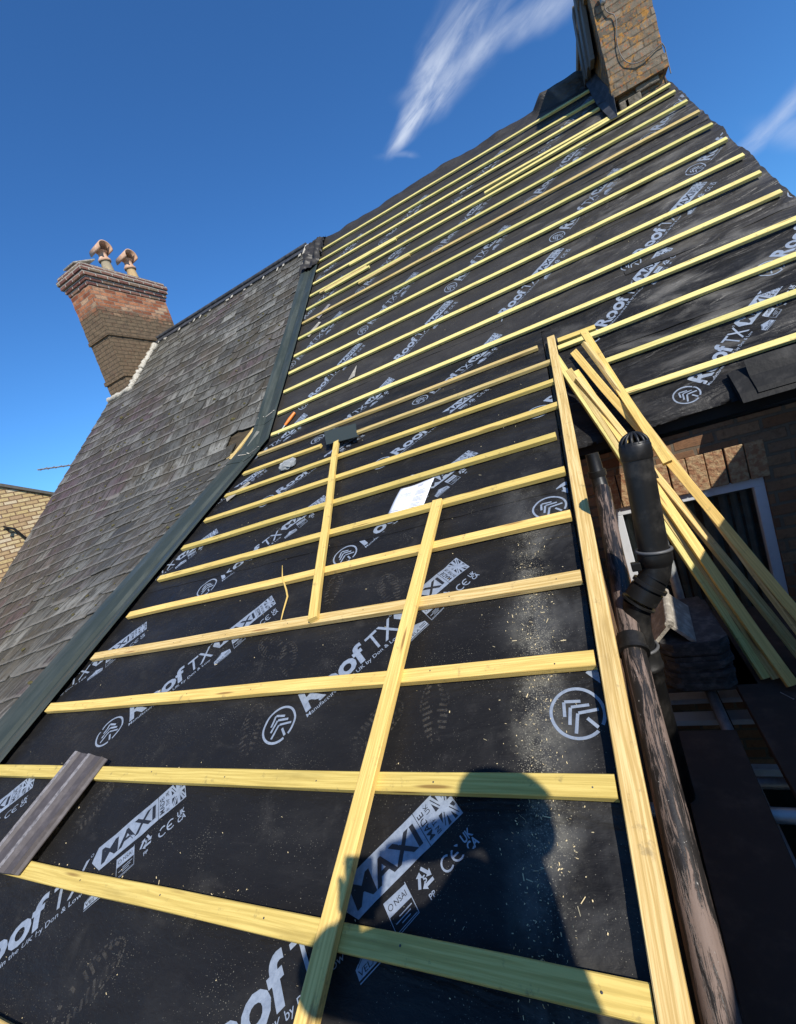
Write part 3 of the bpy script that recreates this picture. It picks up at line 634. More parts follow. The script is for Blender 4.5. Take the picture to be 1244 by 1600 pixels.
def print_design():
    p = P2(); pi = math.pi; D = .0006
    p.arc((0, 0), .068, .0085, -pi/2 + .28, 1.5*pi - .02, 44)
    for k, (ty, hw) in enumerate([(.045, .030), (.022, .037), (-.003, .043)]):      # three nested chevrons and a trunk: a stylised tree
        p.stroke((-.001, ty), (-hw - .001, ty - .030), .0085); p.stroke((.001, ty - .0002), (hw + .001, ty - .030), .0085)
    p.stroke((.006, -.028), (.006, -.062), .009)
    p.text('Roof', (.105, -.042), .138, .30, .0042)
    p.text('TX', (.425, -.042), .128, .135, .0005); p.arc((.567, .050), .005, .0018, 0, 2*pi, 12)
    p.poly([(.59, .060), (.568, .020), (.600, -.032), (.937, -.038), (.937, .055)])
    p.text('MAXI', (.606, -.016), .078, .210, .0016, mi=1, layer=D)
    p.stroke((.828, -.036), (.828, .057), .0016, 1, D)
    p.text('MADE', (.851, -.026), .026, .068, .0002, pi/2, 1, D)
    p.text('IN THE UK', (.871, -.030), .019, .078, .0001, pi/2, 1, D)
    fx0, fx1, fy0, fy1 = .882, .934, -.034, .052; mx_, my = (fx0 + fx1) / 2, (fy0 + fy1) / 2; g = .006      # flag: dark fields between the light crosses
    for sx in (-1, 1):
        for sy in (-1, 1):
            ex, ey = (fx1 if sx > 0 else fx0), (fy1 if sy > 0 else fy0); ax, ay = mx_ + sx * g, my + sy * g
            p.poly([(ax + sx * .006, ey), (ax, ey), (ax, ay + sy * .012), (ex - sx * .010, ey)][:4], 1, D)
            p.poly([(ex, ay), (ex, ey - sy * .014), (ax + sx * .008, ay)], 1, D)
            p.stroke((ax + sx * .003, ay + sy * .003), (ex - sx * .003, ey - sy * .005), .0022, 1, D)
    p.text('Manufactured in the UK by Don & Low', (.102, -.070), .0245, .44, .0001)
    # little house badge
    p.poly([(.556, -.125), (.556, -.104), (.602, -.078), (.648, -.100), (.648, -.125)])
    for k in range(3): p.stroke((.562 + .004 * k, -.105 + .0055 * k), (.600, -.086 + .004 * k), .0016, 1, D)
    p.text('VELA', (.560, -.1215), .017, .05, 0, 0, 1, D); p.stroke((.615, -.108), (.644, -.106), .003, 1, D); p.stroke((.615, -.1155), (.644, -.1145), .003, 1, D)
    p.stroke((.556, -.130), (.648, -.130), .0022)
    # certificate box
    p.poly([(.668, -.083), (.668, -.050), (.733, -.054), (.733, -.085)]); p.text('NSAI', (.692, -.0745), .018, .034, 0, 0, 1, D); p.arc((.680, -.068), .006, .0016, 0, 6.28, 12, 1, D)
    for a, b in (((.668, -.05), (.668, -.122)), ((.733, -.05), (.733, -.120)), ((.668, -.122), (.733, -.120))): p.stroke(a, b, .0016)
    for k, (a, b) in enumerate([(.69, .727), (.676, .72), (.69, .715)]): p.stroke((a, -.095 - .007 * k), (b, -.0945 - .007 * k), .0022)
    p.stroke((.672, -.1175), (.73, -.1165), .0016)
    # recycling triangle
    cxy = (.778, -.078); r = .027
    for k in range(3):
        a0 = pi/2 + k * 2*pi/3; pt = lambda a, rr=r: (cxy[0] + rr * math.cos(a), cxy[1] + rr * math.sin(a))
        A, B = pt(a0), pt(a0 - 2*pi/3); l = lambda f: (A[0] + (B[0] - A[0]) * f, A[1] + (B[1] - A[1]) * f)
        p.stroke(l(.10), l(.55), .0075); e = l(.55); t_ = l(.80); nx, ny = -(B[1] - A[1]) / (r * 1.73) * .009, (B[0] - A[0]) / (r * 1.73) * .009
        p.poly([(e[0] + nx, e[1] + ny), (e[0] - nx, e[1] - ny), t_])
    p.text('5', (.778, -.0855), .020, None, .0006, center=True); p.text('PP', (.7685, -.121), .017, None, .0003)
    p.arc((.841, -.092), .0155, .0046, .9, 2*pi - .9, 14); p.arc((.873, -.092), .0155, .0046, .9, 2*pi - .9, 14); p.stroke((.860, -.092), (.876, -.092), .0046)
    p.text('UK', (.898, -.090), .028, .030, .0008); p.text('CA', (.898, -.1125), .028, .032, .0008)
    return p
design = print_design()
def refine(des, step):
    bm = bmesh.new(); vs = [bm.verts.new(v) for v in des.v]
    for f, m_ in zip(des.f, des.m):
        try: F = bm.faces.new([vs[k] for k in f]); F.material_index = m_
        except ValueError: pass
    for axis, a, b in ((0, -.08, .95), (1, -.14, .08)):
        c = a
        while c < b:
            co = [0, 0, 0]; no = [0, 0, 0]; co[axis] = c; no[axis] = 1
            bmesh.ops.bisect_plane(bm, geom=bm.verts[:] + bm.edges[:] + bm.faces[:], plane_co=co, plane_no=no, dist=1e-6); c += step
    bmesh.ops.triangulate(bm, faces=[f for f in bm.faces if len(f.verts) > 4])
    V = [v.co.copy() for v in bm.verts]; bm.verts.index_update(); F = [[v.index for v in f.verts] for f in bm.faces]; Mi = [f.material_index for f in bm.faces]; bm.free(); return V, F, Mi
RV, RF, RM = refine(design, .035)
TA = R_(44.5); ct, st_ = math.cos(TA), math.sin(TA)
def print_mark(ox, ov, clips=()):
    bm = bmesh.new(); vs = [bm.verts.new((ox + p.x * ct - p.y * st_, ov + p.x * st_ + p.y * ct, p.z)) for p in RV]
    for f, mi in zip(RF, RM): fa = bm.faces.new([vs[k] for k in f]); fa.material_index = mi
    cl = [((0, 0, 0), (0, 1, 0), False)] + list(clips)
    lo = ov < 0 and ox < EDGE + .05 or any(c[2] == 'low' for c in clips)
    for co, no, rem in cl:
        bmesh.ops.bisect_plane(bm, geom=bm.verts[:] + bm.edges[:] + bm.faces[:], plane_co=co, plane_no=no, dist=1e-6, clear_outer=bool(rem))
    if not bm.faces: bm.free(); return
    out = []
    uvl = bm.loops.layers.uv.new('UVMap')
    for f in bm.faces:
        for l in f.loops: l[uvl].uv = (l.vert.co.x, l.vert.co.y)
    low = ox < EDGE + .05 and ov < -.05
    for v in bm.verts:
        x, vv, z = v.co; h = .0013 + z
        v.co = PL(x, vv, wr(x, vv, True) + h) if (low and vv <= 0) else (MP(x, vv, h) if not (low and vv < .03) else split_low(x, vv) + NS * h)
    me = bpy.data.meshes.new('printed_lettering'); bm.to_mesh(me); bm.free(); me.materials.append(M_print); me.materials.append(M_dark)
    o = bpy.data.objects.new('printed_lettering', me); C.objects.link(o); o.parent = und
EC = ((EDGE - .001, 0, 0), (1, 0, 0), 'low'); RC = ((1.60, 0, 0), (1, 0, 0), 'x'); BC = ((0, -1.2, 0), (0, -1, 0), 'x'); FC = ((-3.02, 0, 0), (-1, 0, 0), 'x'); LC = ((EDGE + .03, 0, 0), (-1, 0, 0), 'x')
for row, x0 in ((-3.985, -.15), (-3.108, -.197), (-2.218, -.21), (-1.33, -.215), (-.46, -1.121)):
    for k in range(4):
        x = x0 - 1.045 * k
        if x < -3.7: continue
        print_mark(x, row, ((EC, FC) if row < -.5 else (FC,)))
for row, xs_ in ((3.24, (.354, -.736, -1.83, -2.9)), (2.215, (1.19, .072, -1.017, -2.09, -3.1)), (1.275, (1.301, .194, -.871, -1.946, -3.0)), (.385, (1.66, .613, -.477, -1.542, -2.62)), (-.27, (1.258, .20)), (-1.09, (1.62, .574))):
    for x in xs_: print_mark(x, row, (RC, BC, FC) if row > 0 else (RC, BC, LC))
# a stray piece of the pattern beyond the lower slope's edge, on the right sheet
# boot marks
def boot(ox, ov, ang, F, low, s=1.0, heel=True):
    p = P2()
    j0 = random.random()
    W = lambda y: .048 * math.sqrt(max(0.0, 1 - ((y - .05) / .105) ** 2)) if y > -.06 else .03
    for i in range(11):
        y = -.045 + i * .018; w = W(y) - .004
        if w < .012: continue
        sw = w * (.35 + .5 * random.random())
        if random.random() < .93: p.stroke((-w, y - .005), (-w + sw, y + .003), .008)
        if random.random() < .93: p.stroke((w - sw, y + .003), (w, y - .005), .008)
    for i in range(18):
        a = math.pi * i / 17; p.stroke((.05 * math.cos(a), .06 + .095 * math.sin(a)), (.05 * math.cos(a + .12), .06 + .095 * math.sin(a + .12)), .006)
    if heel:
        for i in range(4): y = -.15 + i * .017; p.stroke((-.032, y), (.032, y), .009)
    c, sn = math.cos(ang), math.sin(ang); mb = MB()
    mb.add([F(ox + (x * c - y * sn) * s, ov + (x * sn + y * c) * s, wr(ox + (x * c - y * sn) * s, ov + (x * sn + y * c) * s, low) + .0018) for x, y, _ in p.v], p.f)
    mb.build('boot_print', M_boot, und, fixn=False)
for a in [(-1.32, -2.86, .2), (-.61, -3.13, -.1), (-.85, -3.16, -.5), (-1.24, -2.50, .1), (-.89, -2.57, .3), (-1.36, -3.17, .4), (-2.06, -3.46, -.6), (-1.59, -3.86, -.5), (-1.42, -2.78, .9), (-1.9, -1.9, .5)]:
    boot(a[0], a[1], a[2] + random.uniform(-.3, .3), PL, True, random.uniform(.85, 1.05), False)
# ------------------------------------------------------------------ ground
mb = MB(); mb.add([(-400, -400, -4.5), (400, -400, -4.5), (400, 400, -4.5), (-400, 400, -4.5)], [(0, 1, 2, 3)], [[(-400, -400), (400, -400), (400, 400), (-400, 400)]])
tag(mb.build('ground', M_ground), kind='structure')

# ------------------------------------------------------------------ slated neighbour
slated = thing('slated_house', 'old house with weathered grey and purple slate roof and brick chimney', 'house', loc=(-6, 3.4, -4.5))
VX = -8.02
def SLT(x, v, h=0.0):
    """slate surface: shares the kink beside the valley, runs straight at the far verge"""
    if v >= 0: return PS(x, v, h)
    w = max(0.0, min(1.0, (x - VX) / (-3.5 - VX))); w = w ** .75
    return PS(x, v, h).lerp(PL(x, v, h), w)
LOC = []; mb = MB(); rs = random.Random(3); gauge = .2165; v = -3.75; row = 0
th = .008
while v < 4.55:
    x = -3.31 + .05 * rs.random(); off = (row % 2) * .165
    first = True
    while x > VX:
        w = .335 + rs.uniform(-.02, .02)
        if first: w = .10 + off + rs.random() * .05
        x2 = max(x - w, VX - .015 + .02 * rs.random())
        gone = (-3.56 < x < -3.2) and (-.10 < v < .30)
        if x - x2 > .03 and not gone:
            skew = rs.uniform(-.010, .010); drop = rs.uniform(-.011, .011) - (.05 * rs.random() if rs.random() < .05 else 0)
            lift = rs.uniform(0, .003) + (.007 * rs.random() if rs.random() < .1 else 0)
            a, b = x2 + .0035, x - .0035; top = min(v + gauge + .05, 4.62)
            pts = []
            ks = 5; rag_ = [rs.uniform(-.003, .003) for _ in range(ks)]
            chip = rs.random()
            if chip < .10: rag_[0] += .035; rag_[1] += .010
            if .1 < chip < .2: rag_[-1] += .040; rag_[-2] += .012
            lo = [(a + (b - a) * k / (ks - 1), v + drop + skew * (k / (ks - 1) - .5) + rag_[k]) for k in range(ks)]
            up = [(b, top), (a, top)]
            hb = .018 + lift
            tp = [SLT(px, pv, hb) for px, pv in lo] + [SLT(px, pv, .006 + lift * .3) for px, pv in up]
            bt = [SLT(px, pv, hb - th) for px, pv in lo] + [SLT(px, pv, .006 - th + lift * .3) for px, pv in up]
            n = len(tp); loop = lo + up
            uvo = (rs.random() * .0, 0)
            fs = [tuple(range(n)), tuple(range(2 * n - 1, n - 1, -1))] + [(k, n + k, n + (k + 1) % n, (k + 1) % n) for k in range(n)]
            uv = [[loop[k] for k in range(n)], [loop[k] for k in range(n)][::-1]] + [[loop[k], loop[k], loop[(k + 1) % n], loop[(k + 1) % n]] for k in range(n)]
            mb.add(tp + bt, fs, uv)
            lc = [((p[0] - a) / (b - a), (p[1] - v) / gauge) for p in loop]
            LOC += [lc, lc[::-1]] + [[lc[k], lc[k], lc[(k + 1) % n], lc[(k + 1) % n]] for k in range(n)]
        x = x2 - .0005; first = False
        if x - VX < .02: break
    v += gauge; row += 1
sr = mb.build('slate_roof', M_slate, slated, fixn=False)
u2 = sr.data.uv_layers.new(name='Local'); u2.data.foreach_set('uv', [c for f in LOC for p in f for c in p])
mb = MB(); X = lin(VX, -3.1, .15); Vv = lin(-3.75, 4.55, .15)
for (h, fl_) in ((-.012, 0), (-.09, 1)): grid(mb, lambda x, v: SLT(x, v, h), X, Vv)
mb.build('roof_boarding', M_oldwood, sr, fixn=False)
mb = MB(); beam(mb, SLT(-3.50, -.12, .004), SLT(-3.30, .30, .010), NS, .045, .018, 4); beam(mb, SLT(-3.62, -.02, .0), SLT(-3.30, .06, .004), NS, .035, .016, 4)
mb.build('exposed_lath', M_pine2, sr)
# cushions of moss caught on the slate edges
mb = MB(); rs = random.Random(31)
for k in range(260):
    x = rs.uniform(-7.9, -3.45); v = -3.6 + gauge * rs.randrange(0, 37) + .145; v += rs.uniform(-.01, .02); r = rs.uniform(.006, .022) * (1.6 if rs.random() < .08 else 1)
    c = SLT(x, v, .022); ex_, ev_ = SLT(x + .01, v, .022) - c, SLT(x, v + .01, .022) - c; ex_.normalize(); ev_.normalize(); nn = ex_.cross(ev_)
    ring = [c + ex_ * math.cos(a) * r * rs.uniform(.8, 1.6) + ev_ * math.sin(a) * r * rs.uniform(.5, 1) for a in [j * math.pi / 3 for j in range(6)]]
    mid = [c + (p - c) * .65 + nn * r * .45 for p in ring]; top = c + nn * r * .6
    mb.add(ring + mid + [top], [(j, (j + 1) % 6, 6 + (j + 1) % 6, 6 + j) for j in range(6)] + [(6 + j, 6 + (j + 1) % 6, 12) for j in range(6)], None, 0, True)
tag(mb.build('moss', simple('dry_moss', (.075, .062, .028), .95, .1, nz=(60, .4, .7, (.13, .12, .05)), bump=(120, .8, .004)), sr), kind='stuff')
# ridge: angular clay tiles with a rolled top
mb = MB(); RV0 = 4.60; x = -3.42
while x > -7.3:
    x2 = x - .455
    for sgn in (1, -1):
        def rp(xx, d, h):
            p = PS(xx, RV0 + .045, 0); return p + Vector((0, -sgn * d * C1, -d * S1)) + Vector((0, -sgn * S1 * h, C1 * h))
        a = [rp(x - .004, d, h) for d, h in ((-.01, .026), (.165, .040), (.165, .026), (-.01, .012))]; b = [rp(x2 + .004, d, h) for d, h in ((-.01, .026), (.165, .040), (.165, .026), (-.01, .012))]
        mb.quadprism(a, b)
    p0, p1 = PS(x - .004, RV0 + .045, .0), PS(x2 + .004, RV0 + .045, .0); up = Vector((0, 0, .055))
    mb.tube([p0 + up, p1 + up], .036, 14)
    x = x2
mb.build('ridge_tiles', M_lead, sr)
x = -3.42; rs = random.Random(5)
while x > -7.2:
    for _ in range(2):
        s_ = rs.uniform(.02, .12); c = PS(x + rs.uniform(-.02, .02) if _ else x + rs.uniform(-.4, .0), RV0 - .14 - rs.random() * .05, .035)
        mb = MB(); mb.box(c, (.018 + rs.random() * .03, s_, .012), 0, (Vector((1, 0, 0)), Vector((0, C1, S1)), NS)); mb.build('mortar_dab', M_mortar, sr, bevel=.004)
    x -= .455
mb = MB(); mb.box(PS(-3.40, RV0 - .12, .03), (.07, .30, .05), 0, (Vector((1, .1, 0)).normalized(), Vector((0, C1, S1)), NS)); mb.build('mortar_dab', M_mortar, sr, bevel=.004)
# walls of the slated house
mb = MB(); pa = SLT(-3.2, -3.6, -.12)
def wallprism(x0, x1, prof, mi=0):
    n = len(prof); A = [(x0, *p) for p in prof]; B = [(x1, *p) for p in prof]
    mb.add(A + B, [tuple(range(n)), tuple(range(2*n - 1, n - 1, -1))] + [(k, (k + 1) % n, n + (k + 1) % n, n + k) for k in range(n)],
           [[p for p in prof], [p for p in prof][::-1]] + [[(x0, prof[k][0] + prof[k][1]), (x0, prof[(k+1) % n][0] + prof[(k+1) % n][1]), (x1, prof[(k+1) % n][0] + prof[(k+1) % n][1]), (x1, prof[k][0] + prof[k][1])] for k in range(n)], mi)
wallprism(VX + .04, -3.16, [(3.5, -4.5), (3.5, PS(0, -.42, -.14).z), (PS(0, 4.5, 0).y, PS(0, 4.5, -.2).z), (11, -.4), (11, -4.5)])
mb.build('house_wall', M_housebrick, slated)
mb = MB(); rz = PS(0, 4.62, .0); mb.quadprism([(VX, rz.y, rz.z), (VX, rz.y + 3.8, rz.z - 3.7), (VX, rz.y + 3.8, rz.z - 3.8), (VX, rz.y, rz.z - .1)], [(-3.12, rz.y, rz.z), (-3.12, rz.y + 3.8, rz.z - 3.7), (-3.12, rz.y + 3.8, rz.z - 3.8), (-3.12, rz.y, rz.z - .1)])
mb.build('back_roof', M_slate2, slated)
# chimney of the slated house
def rough(o, st=.022, size=.10, lv=5):
    tx = bpy.data.textures.new('worn_brick', 'CLOUDS'); tx.noise_scale = size; tx.noise_depth = 3
    m_ = o.modifiers.new('cuts', 'SUBSURF'); m_.subdivision_type = 'SIMPLE'; m_.levels = lv; m_.render_levels = lv
    d_ = o.modifiers.new('worn', 'DISPLACE'); d_.texture = tx; d_.strength = st; d_.mid_level = .5; d_.texture_coords = 'LOCAL'
def stack(mb, x0, x1, y0, y1, z0, z1, mi=0): mb.box(((x0 + x1)/2, (y0 + y1)/2, (z0 + z1)/2), (x1 - x0, y1 - y0, z1 - z0), mi)
cx0, cx1, cy0, cy1 = -7.97, -7.40, 6.14, 7.80
mb = MB(); stack(mb, cx0, cx1, cy0, cy1, 2.4, 3.80); stack(mb, cx0 - .022, cx1 + .026, cy0 - .026, cy1 + .02, 3.802, 3.86); stack(mb, cx0 - .008, cx1 + .010, cy0 - .010, cy1 + .01, 3.862, 4.74)
stack(mb, cx0 - .02, cx1 + .02, cy0 - .025, cy0 + .3, 3.02, 3.09)
ch = mb.build('chimney', M_redbrick, slated); rough(ch)
mb = MB()
for k, (e, z0, z1) in enumerate([(.025, 4.742, 4.81), (.050, 4.812, 4.885), (.085, 4.887, 4.965), (.105, 4.967, 5.045), (.075, 5.047, 5.115)]): stack(mb, cx0 - e, cx1 + e, cy0 - e, cy1 + e, z0, z1)
rough(mb.build('corbelled_cap', M_capbrick, ch, bevel=.006), .014, .07, 3)
mb = MB()
for (x, y, w, d, h) in ((-7.68, 6.95, .46, 1.5, .05), (-7.68, 6.9, .38, 1.2, .09)): mb.box((x, y, 5.117 + h/2), (w, d, h))
mb.build('mortar_flaunching', M_mortar, ch, bevel=.02)
mb = MB(); ax = (Vector((1, 0, 0)), Vector((0, .93, .36)).normalized(), Vector((0, -.36, .93)).normalized())
mb.box((-7.70, 6.36, 5.30), (.34, .50, .025), 0, ax); mb.box((-7.70, 6.22, 5.20), (.24, .05, .12))
mb.build('flue_slab', M_tile, ch, bevel=.004)
def pot(x, y, z, m, tall, sc=1.0):
    mb = MB(); mb.lathe((x, y, z), [(.155*sc, 0), (.150*sc, .03), (.118*sc, .12*tall), (.100*sc, .26*tall), (.095*sc, .30*tall), (.105*sc, .31*tall)], n=20)
    o = mb.build('chimney_pot', m, ch)
    mb = MB(); t = z + .31 * tall
    mb.lathe((x, y, t), [(.118*sc, -.01), (.128*sc, .0), (.128*sc, .03), (.105*sc, .04), (.10*sc, .07), (.085*sc, .08), (.085*sc, .16), (.12*sc, .19)], n=20)
    # half-round hood lying across the top, open at both ends
    n = 14; L = .19; r0, r1 = .150*sc, .128*sc; A = []; cz = t + .20
    for yy in (-L, L):
        for r in (r0, r1):
            for k in range(n + 1):
                a = -.35 + (math.pi + .7) * k / n; A.append((x + .0 + r * math.cos(a), y + yy, cz + r * math.sin(a)))
    m1 = n + 1; fs = []
    for k in range(n): fs += [(k, k + 1, 2*m1 + k + 1, 2*m1 + k), (m1 + k, m1 + k + 1, 3*m1 + k + 1, 3*m1 + k), (k, k + 1, m1 + k + 1, m1 + k), (2*m1 + k, 2*m1 + k + 1, 3*m1 + k + 1, 3*m1 + k)]
    fs += [(0, m1, 3*m1, 2*m1), (n, m1 + n, 3*m1 + n, 2*m1 + n)]
    ca, sa = math.cos(1.45), math.sin(1.45)
    A = [(x + (p[0] - x) * ca - (p[1] - y) * sa, y + (p[0] - x) * sa + (p[1] - y) * ca, p[2]) for p in A]
    mb.add(A, fs, None, 0, True)
    mb.lathe((x, y, t + .05), [(.0, .0), (.086*sc, .0)], n=16, mi=1)
    mb.build('terracotta_hood', [M_pot, M_soot], ch)
pot(-7.67, 6.93, 5.15, M_potgrey, 1.12, .9)
pot(-7.67, 7.48, 5.15, M_potbuff, 1.08, .9)
# rough mortar fillet where the stack meets the slates
mb = MB(); rs = random.Random(9); Pp = []
pth = [(-8.0, 3.12), (-7.7, 3.09), (-7.36, 3.10)] + [(-7.345, 3.10 + .1 * k) for k in range(1, 15)]
pth2 = []
for (a, b) in zip(pth, pth[1:]):
    for k in range(4): pth2.append((a[0] + (b[0] - a[0]) * k / 4, a[1] + (b[1] - a[1]) * k / 4))
mb.tube([PS(a + rs.uniform(-.012, .012), b + rs.uniform(-.012, .012), .025 + rs.uniform(-.012, .012)) for a, b in pth2], [.052 + rs.uniform(-.014, .014) for _ in pth2], 9)
mb.build('mortar_fillet', M_mortar, ch)

# valley flashing between the two roofs
def prof_run(mb, F, pr, vs_):
    m1 = len(pr); P = []; 
    for v in vs_:
        for (x, h) in pr(v): P.append(F(x, v, h))
    k = len(pr(vs_[0])); fs = [(j*k + i, j*k + i + 1, (j+1)*k + i + 1, (j+1)*k + i) for j in range(len(vs_) - 1) for i in range(k - 1)]
    return P, fs, k
val = thing('valley_gutter', 'dark green-grey gutter sheet running down between slates and black membrane', 'gutter', loc=tuple(PL(-3.2, -3.0)))
def vprof(dx=0.0):
    return [(-3.385 + dx, .040), (-3.30 + dx, .036), (-3.19 + dx, .012), (-3.175 + dx, .028), (-3.155 + dx, .010), (-3.145 + dx, .012), (-3.03 + dx, .034), (-3.020 + dx, .040), (-2.995 + dx, .040), (-2.99 + dx, .030)]
for nm, F, va, vb, lift in (('gutter_length', PL, -4.0, -.20, 0), ('gutter_joint', PL, -.34, .0, .006), ('gutter_length', PS, .0, .42, .004), ('gutter_length', PS, .30, 3.62, .008)):
    V2 = lin(va, vb, .2); k = 10; P = []; UVs = []
    for v in V2:
        for i, (x, h) in enumerate(vprof(.012 * math.sin(v * 1.1))):
            xx = x
            if F is PS and i < 2: xx = x + (.145 - .07 * max(0, (v - .6)) / 3.2 if v > .3 else .145 * v / .3)
            if F is PS and i < 2: xx = min(xx, -3.215 - .05 * (1 - i))
            P.append(F(xx, v, h + lift)); UVs.append((v, xx))
    fs = [(j*k + i, j*k + i + 1, (j+1)*k + i + 1, (j+1)*k + i) for j in range(len(V2) - 1) for i in range(k - 1)]
    mb = MB(); mb.add(P, fs, [[UVs[q] for q in f_] for f_ in fs])
    o = mb.build(nm, M_grp, val, fixn=False); sm = o.modifiers.new('thickness', 'SOLIDIFY'); sm.thickness = .003
for (F, v) in ((PL, -.20), (PS, .42)):
    mb = MB(); pr = vprof(0.0)[1:9]
    if F is PS: pr = [(max(x, -3.25 + .01 * i), h) for i, (x, h) in enumerate(pr)]
    P = [F(x, v + dv + .006 * math.sin(x * 60), h + lf) for dv, lf in ((-.006, .0125), (.006, .0125)) for x, h in pr]; k = len(pr)
    mb.add(P, [(i, i + 1, k + i + 1, k + i) for i in range(k - 1)]); mb.build('sealant_line', M_mortar, val, fixn=False)
# crumpled end of membrane at the head of the valley
mb = MB(); X = lin(-3.36, -2.98, .02)
grid(mb, lambda x, v: PS(x, v, .05 + .07 * noise.noise(Vector((x * 9, v * 9, 2))) + .05 * abs(noise.noise(Vector((x * 22, v * 15, 5)))) + .05 * max(0, (v - 4.2))), X, lin(3.62, 4.52, .02))
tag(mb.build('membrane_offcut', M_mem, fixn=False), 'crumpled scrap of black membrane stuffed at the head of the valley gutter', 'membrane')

# ------------------------------------------------------------------ chimney of the house being re-roofed
mb = MB(); x0, x1, y0, y1 = 1.10, 1.605, 6.10, 7.75
stack(mb, x0 + .05, x1 - .01, y0 + .06, y1, 2.2, 2.86); stack(mb, x0 - .012, x1 + .012, y0 - .012, y1, 2.862, 2.99); stack(mb, x0, x1, y0 + .004, y1, 2.992, 3.93)
ch2 = mb.build('chimney', M_lichbrick, house); rough(ch2)
mb = MB(); stack(mb, x0 - .04, x1 + .03, y0 - .03, y1 + .03, 3.932, 4.02); stack(mb, x0 - .07, x1 + .06, y0 - .06, y1 + .06, 4.022, 4.12); stack(mb, x0 - .03, x1 + .02, y0 - .02, y1 + .02, 4.122, 4.20)
mb.build('corbelled_cap', M_lichbrick, ch2, bevel=.006)
mb = MB(); rs = random.Random(4)
for k in range(5):
    y = 6.36 + k * .17; z = 3.42 + .05 * k - .03 * rs.random(); mb.box((x0 - .045 - .02 * (k % 2), y, (z + 4.32) / 2), (.045, .165, 4.32 - z), 0, (Vector((1, .04 * rs.uniform(-1, 1), .0)).normalized(), Vector((0, 1, 0)), Vector((.06, 0, 1)).normalized()))
mb.build('slate_cladding', M_slate2, ch2, bevel=.004)
mb = MB()
for (x, z, w, h) in ((1.19, 2.755, .10, .10), (1.27, 2.74, .16, .13), (1.42, 2.83, .22, .06)): mb.box((x, y0 + .045, z), (w, .05, h))
mb.build('rough_stone_footing', simple('weathered_stone', (.20, .17, .13), .9, .1, nz=(20, .4, .7, (.10, .085, .06)), bump=(40, .8, .01)), ch2, bevel=.012)
def lead_apron(pts, nm='lead_apron'):
    mb = MB(); mb.add(pts, [(0, 1, 4, 3), (1, 2, 5, 4)] if len(pts) == 6 else [(0, 1, 2, 3)]); o = mb.build(nm, M_lead, ch2, fixn=False); s = o.modifiers.new('t', 'SOLIDIFY'); s.thickness = .004; return o
lead_apron([PS(.98, 3.45, .03), PS(1.05, 3.35, .06), (1.10, 6.35, 3.16), PS(1.01, 2.90, .03), PS(1.06, 2.84, .05), (1.105, 6.085, 2.90)])
lead_apron([PS(1.00, 4.4, .05), PS(1.05, 4.4, .08), (1.10, 7.1, 3.86), PS(.98, 3.47, .03), PS(1.05, 3.36, .06), (1.10, 6.36, 3.16)])
mb = MB(); Y = y0 - .012
cab = [(1.20, 3.72), (1.205, 3.64), (1.235, 3.60), (1.27, 3.57), (1.275, 3.49), (1.25, 3.40), (1.235, 3.30), (1.24, 3.20), (1.27, 3.11), (1.33, 3.05), (1.41, 3.03), (1.50, 3.05), (1.57, 3.08), (1.612, 3.08)]
pts = []
for i in range(len(cab) - 1):
    for k in range(4): pts.append((cab[i][0] + (cab[i+1][0] - cab[i][0]) * k / 4, Y - .006, cab[i][1] + (cab[i+1][1] - cab[i][1]) * k / 4))
for _ in range(3): pts = [pts[0]] + [tuple((pts[i-1][q] + 2 * pts[i][q] + pts[i+1][q]) / 4 for q in range(3)) for i in range(1, len(pts) - 1)] + [pts[-1]]
pts += [(1.625, Y + .03, 3.05), (1.628, Y + .03, 2.8)]
mb.tube(pts, .0048, 8)
tag(mb.build('aerial_cable', simple('grey_cable', (.15, .13, .11), .6)), 'thin grey cable looping down the lichened chimney face', 'cable')
mb = MB(); mb.lathe((1.195, Y - .03, 3.70), [(0, 0), (.022, 0), (.026, .03), (.026, .09), (.018, .12), (0, .12)], n=14)
tag(mb.build('cable_bracket', M_galv), 'small shiny metal bracket high on the lichened chimney', 'bracket')

# ------------------------------------------------------------------ yellow brick building far left
yb = thing('yellow_brick_house', 'gable of a yellow brick house beyond the slate roof at far left', 'house', loc=(-10, 4.5, -4.5))
mb = MB(); prof = [(-2.0, -4.5), (-2.0, .0), (1.9, 2.72), (4.80, 1.775), (5.66, 1.40), (10.5, -.9), (10.5, -4.5)]
X0 = -10.0; A = [(X0, *p) for p in prof]; B = [(X0 - 6, *p) for p in prof]; n = len(prof)
mb.add(A + B, [tuple(range(n)), tuple(range(2*n - 1, n - 1, -1))] + [(k, (k + 1) % n, n + (k + 1) % n, n + k) for k in range(n)], [[(p[0], p[1]) for p in prof]] + [[(p[0], p[1]) for p in prof][::-1]] + [[(0, 0)] * 4] * n)
mb.build('gable_wall', M_yellow, yb)
mb = MB()
for a, b in ((1, 2), (2, 3), (3, 4), (4, 5)):
    p, q_ = Vector((0, *prof[a])), Vector((0, *prof[b])); d = (q_ - p).normalized(); nn = Vector((0, -d.z, d.y))
    mb.quadprism([(X0 + .05, *(p + nn * .002)[1:]), (X0 + .05, *(p + nn * .06)[1:]), (X0 - 6, *(p + nn * .06)[1:]), (X0 - 6, *(p + nn * .002)[1:])], [(X0 + .05, *(q_ + nn * .002)[1:]), (X0 + .05, *(q_ + nn * .06)[1:]), (X0 - 6, *(q_ + nn * .06)[1:]), (X0 - 6, *(q_ + nn * .002)[1:])])
mb.build('roof', M_slate2, yb)
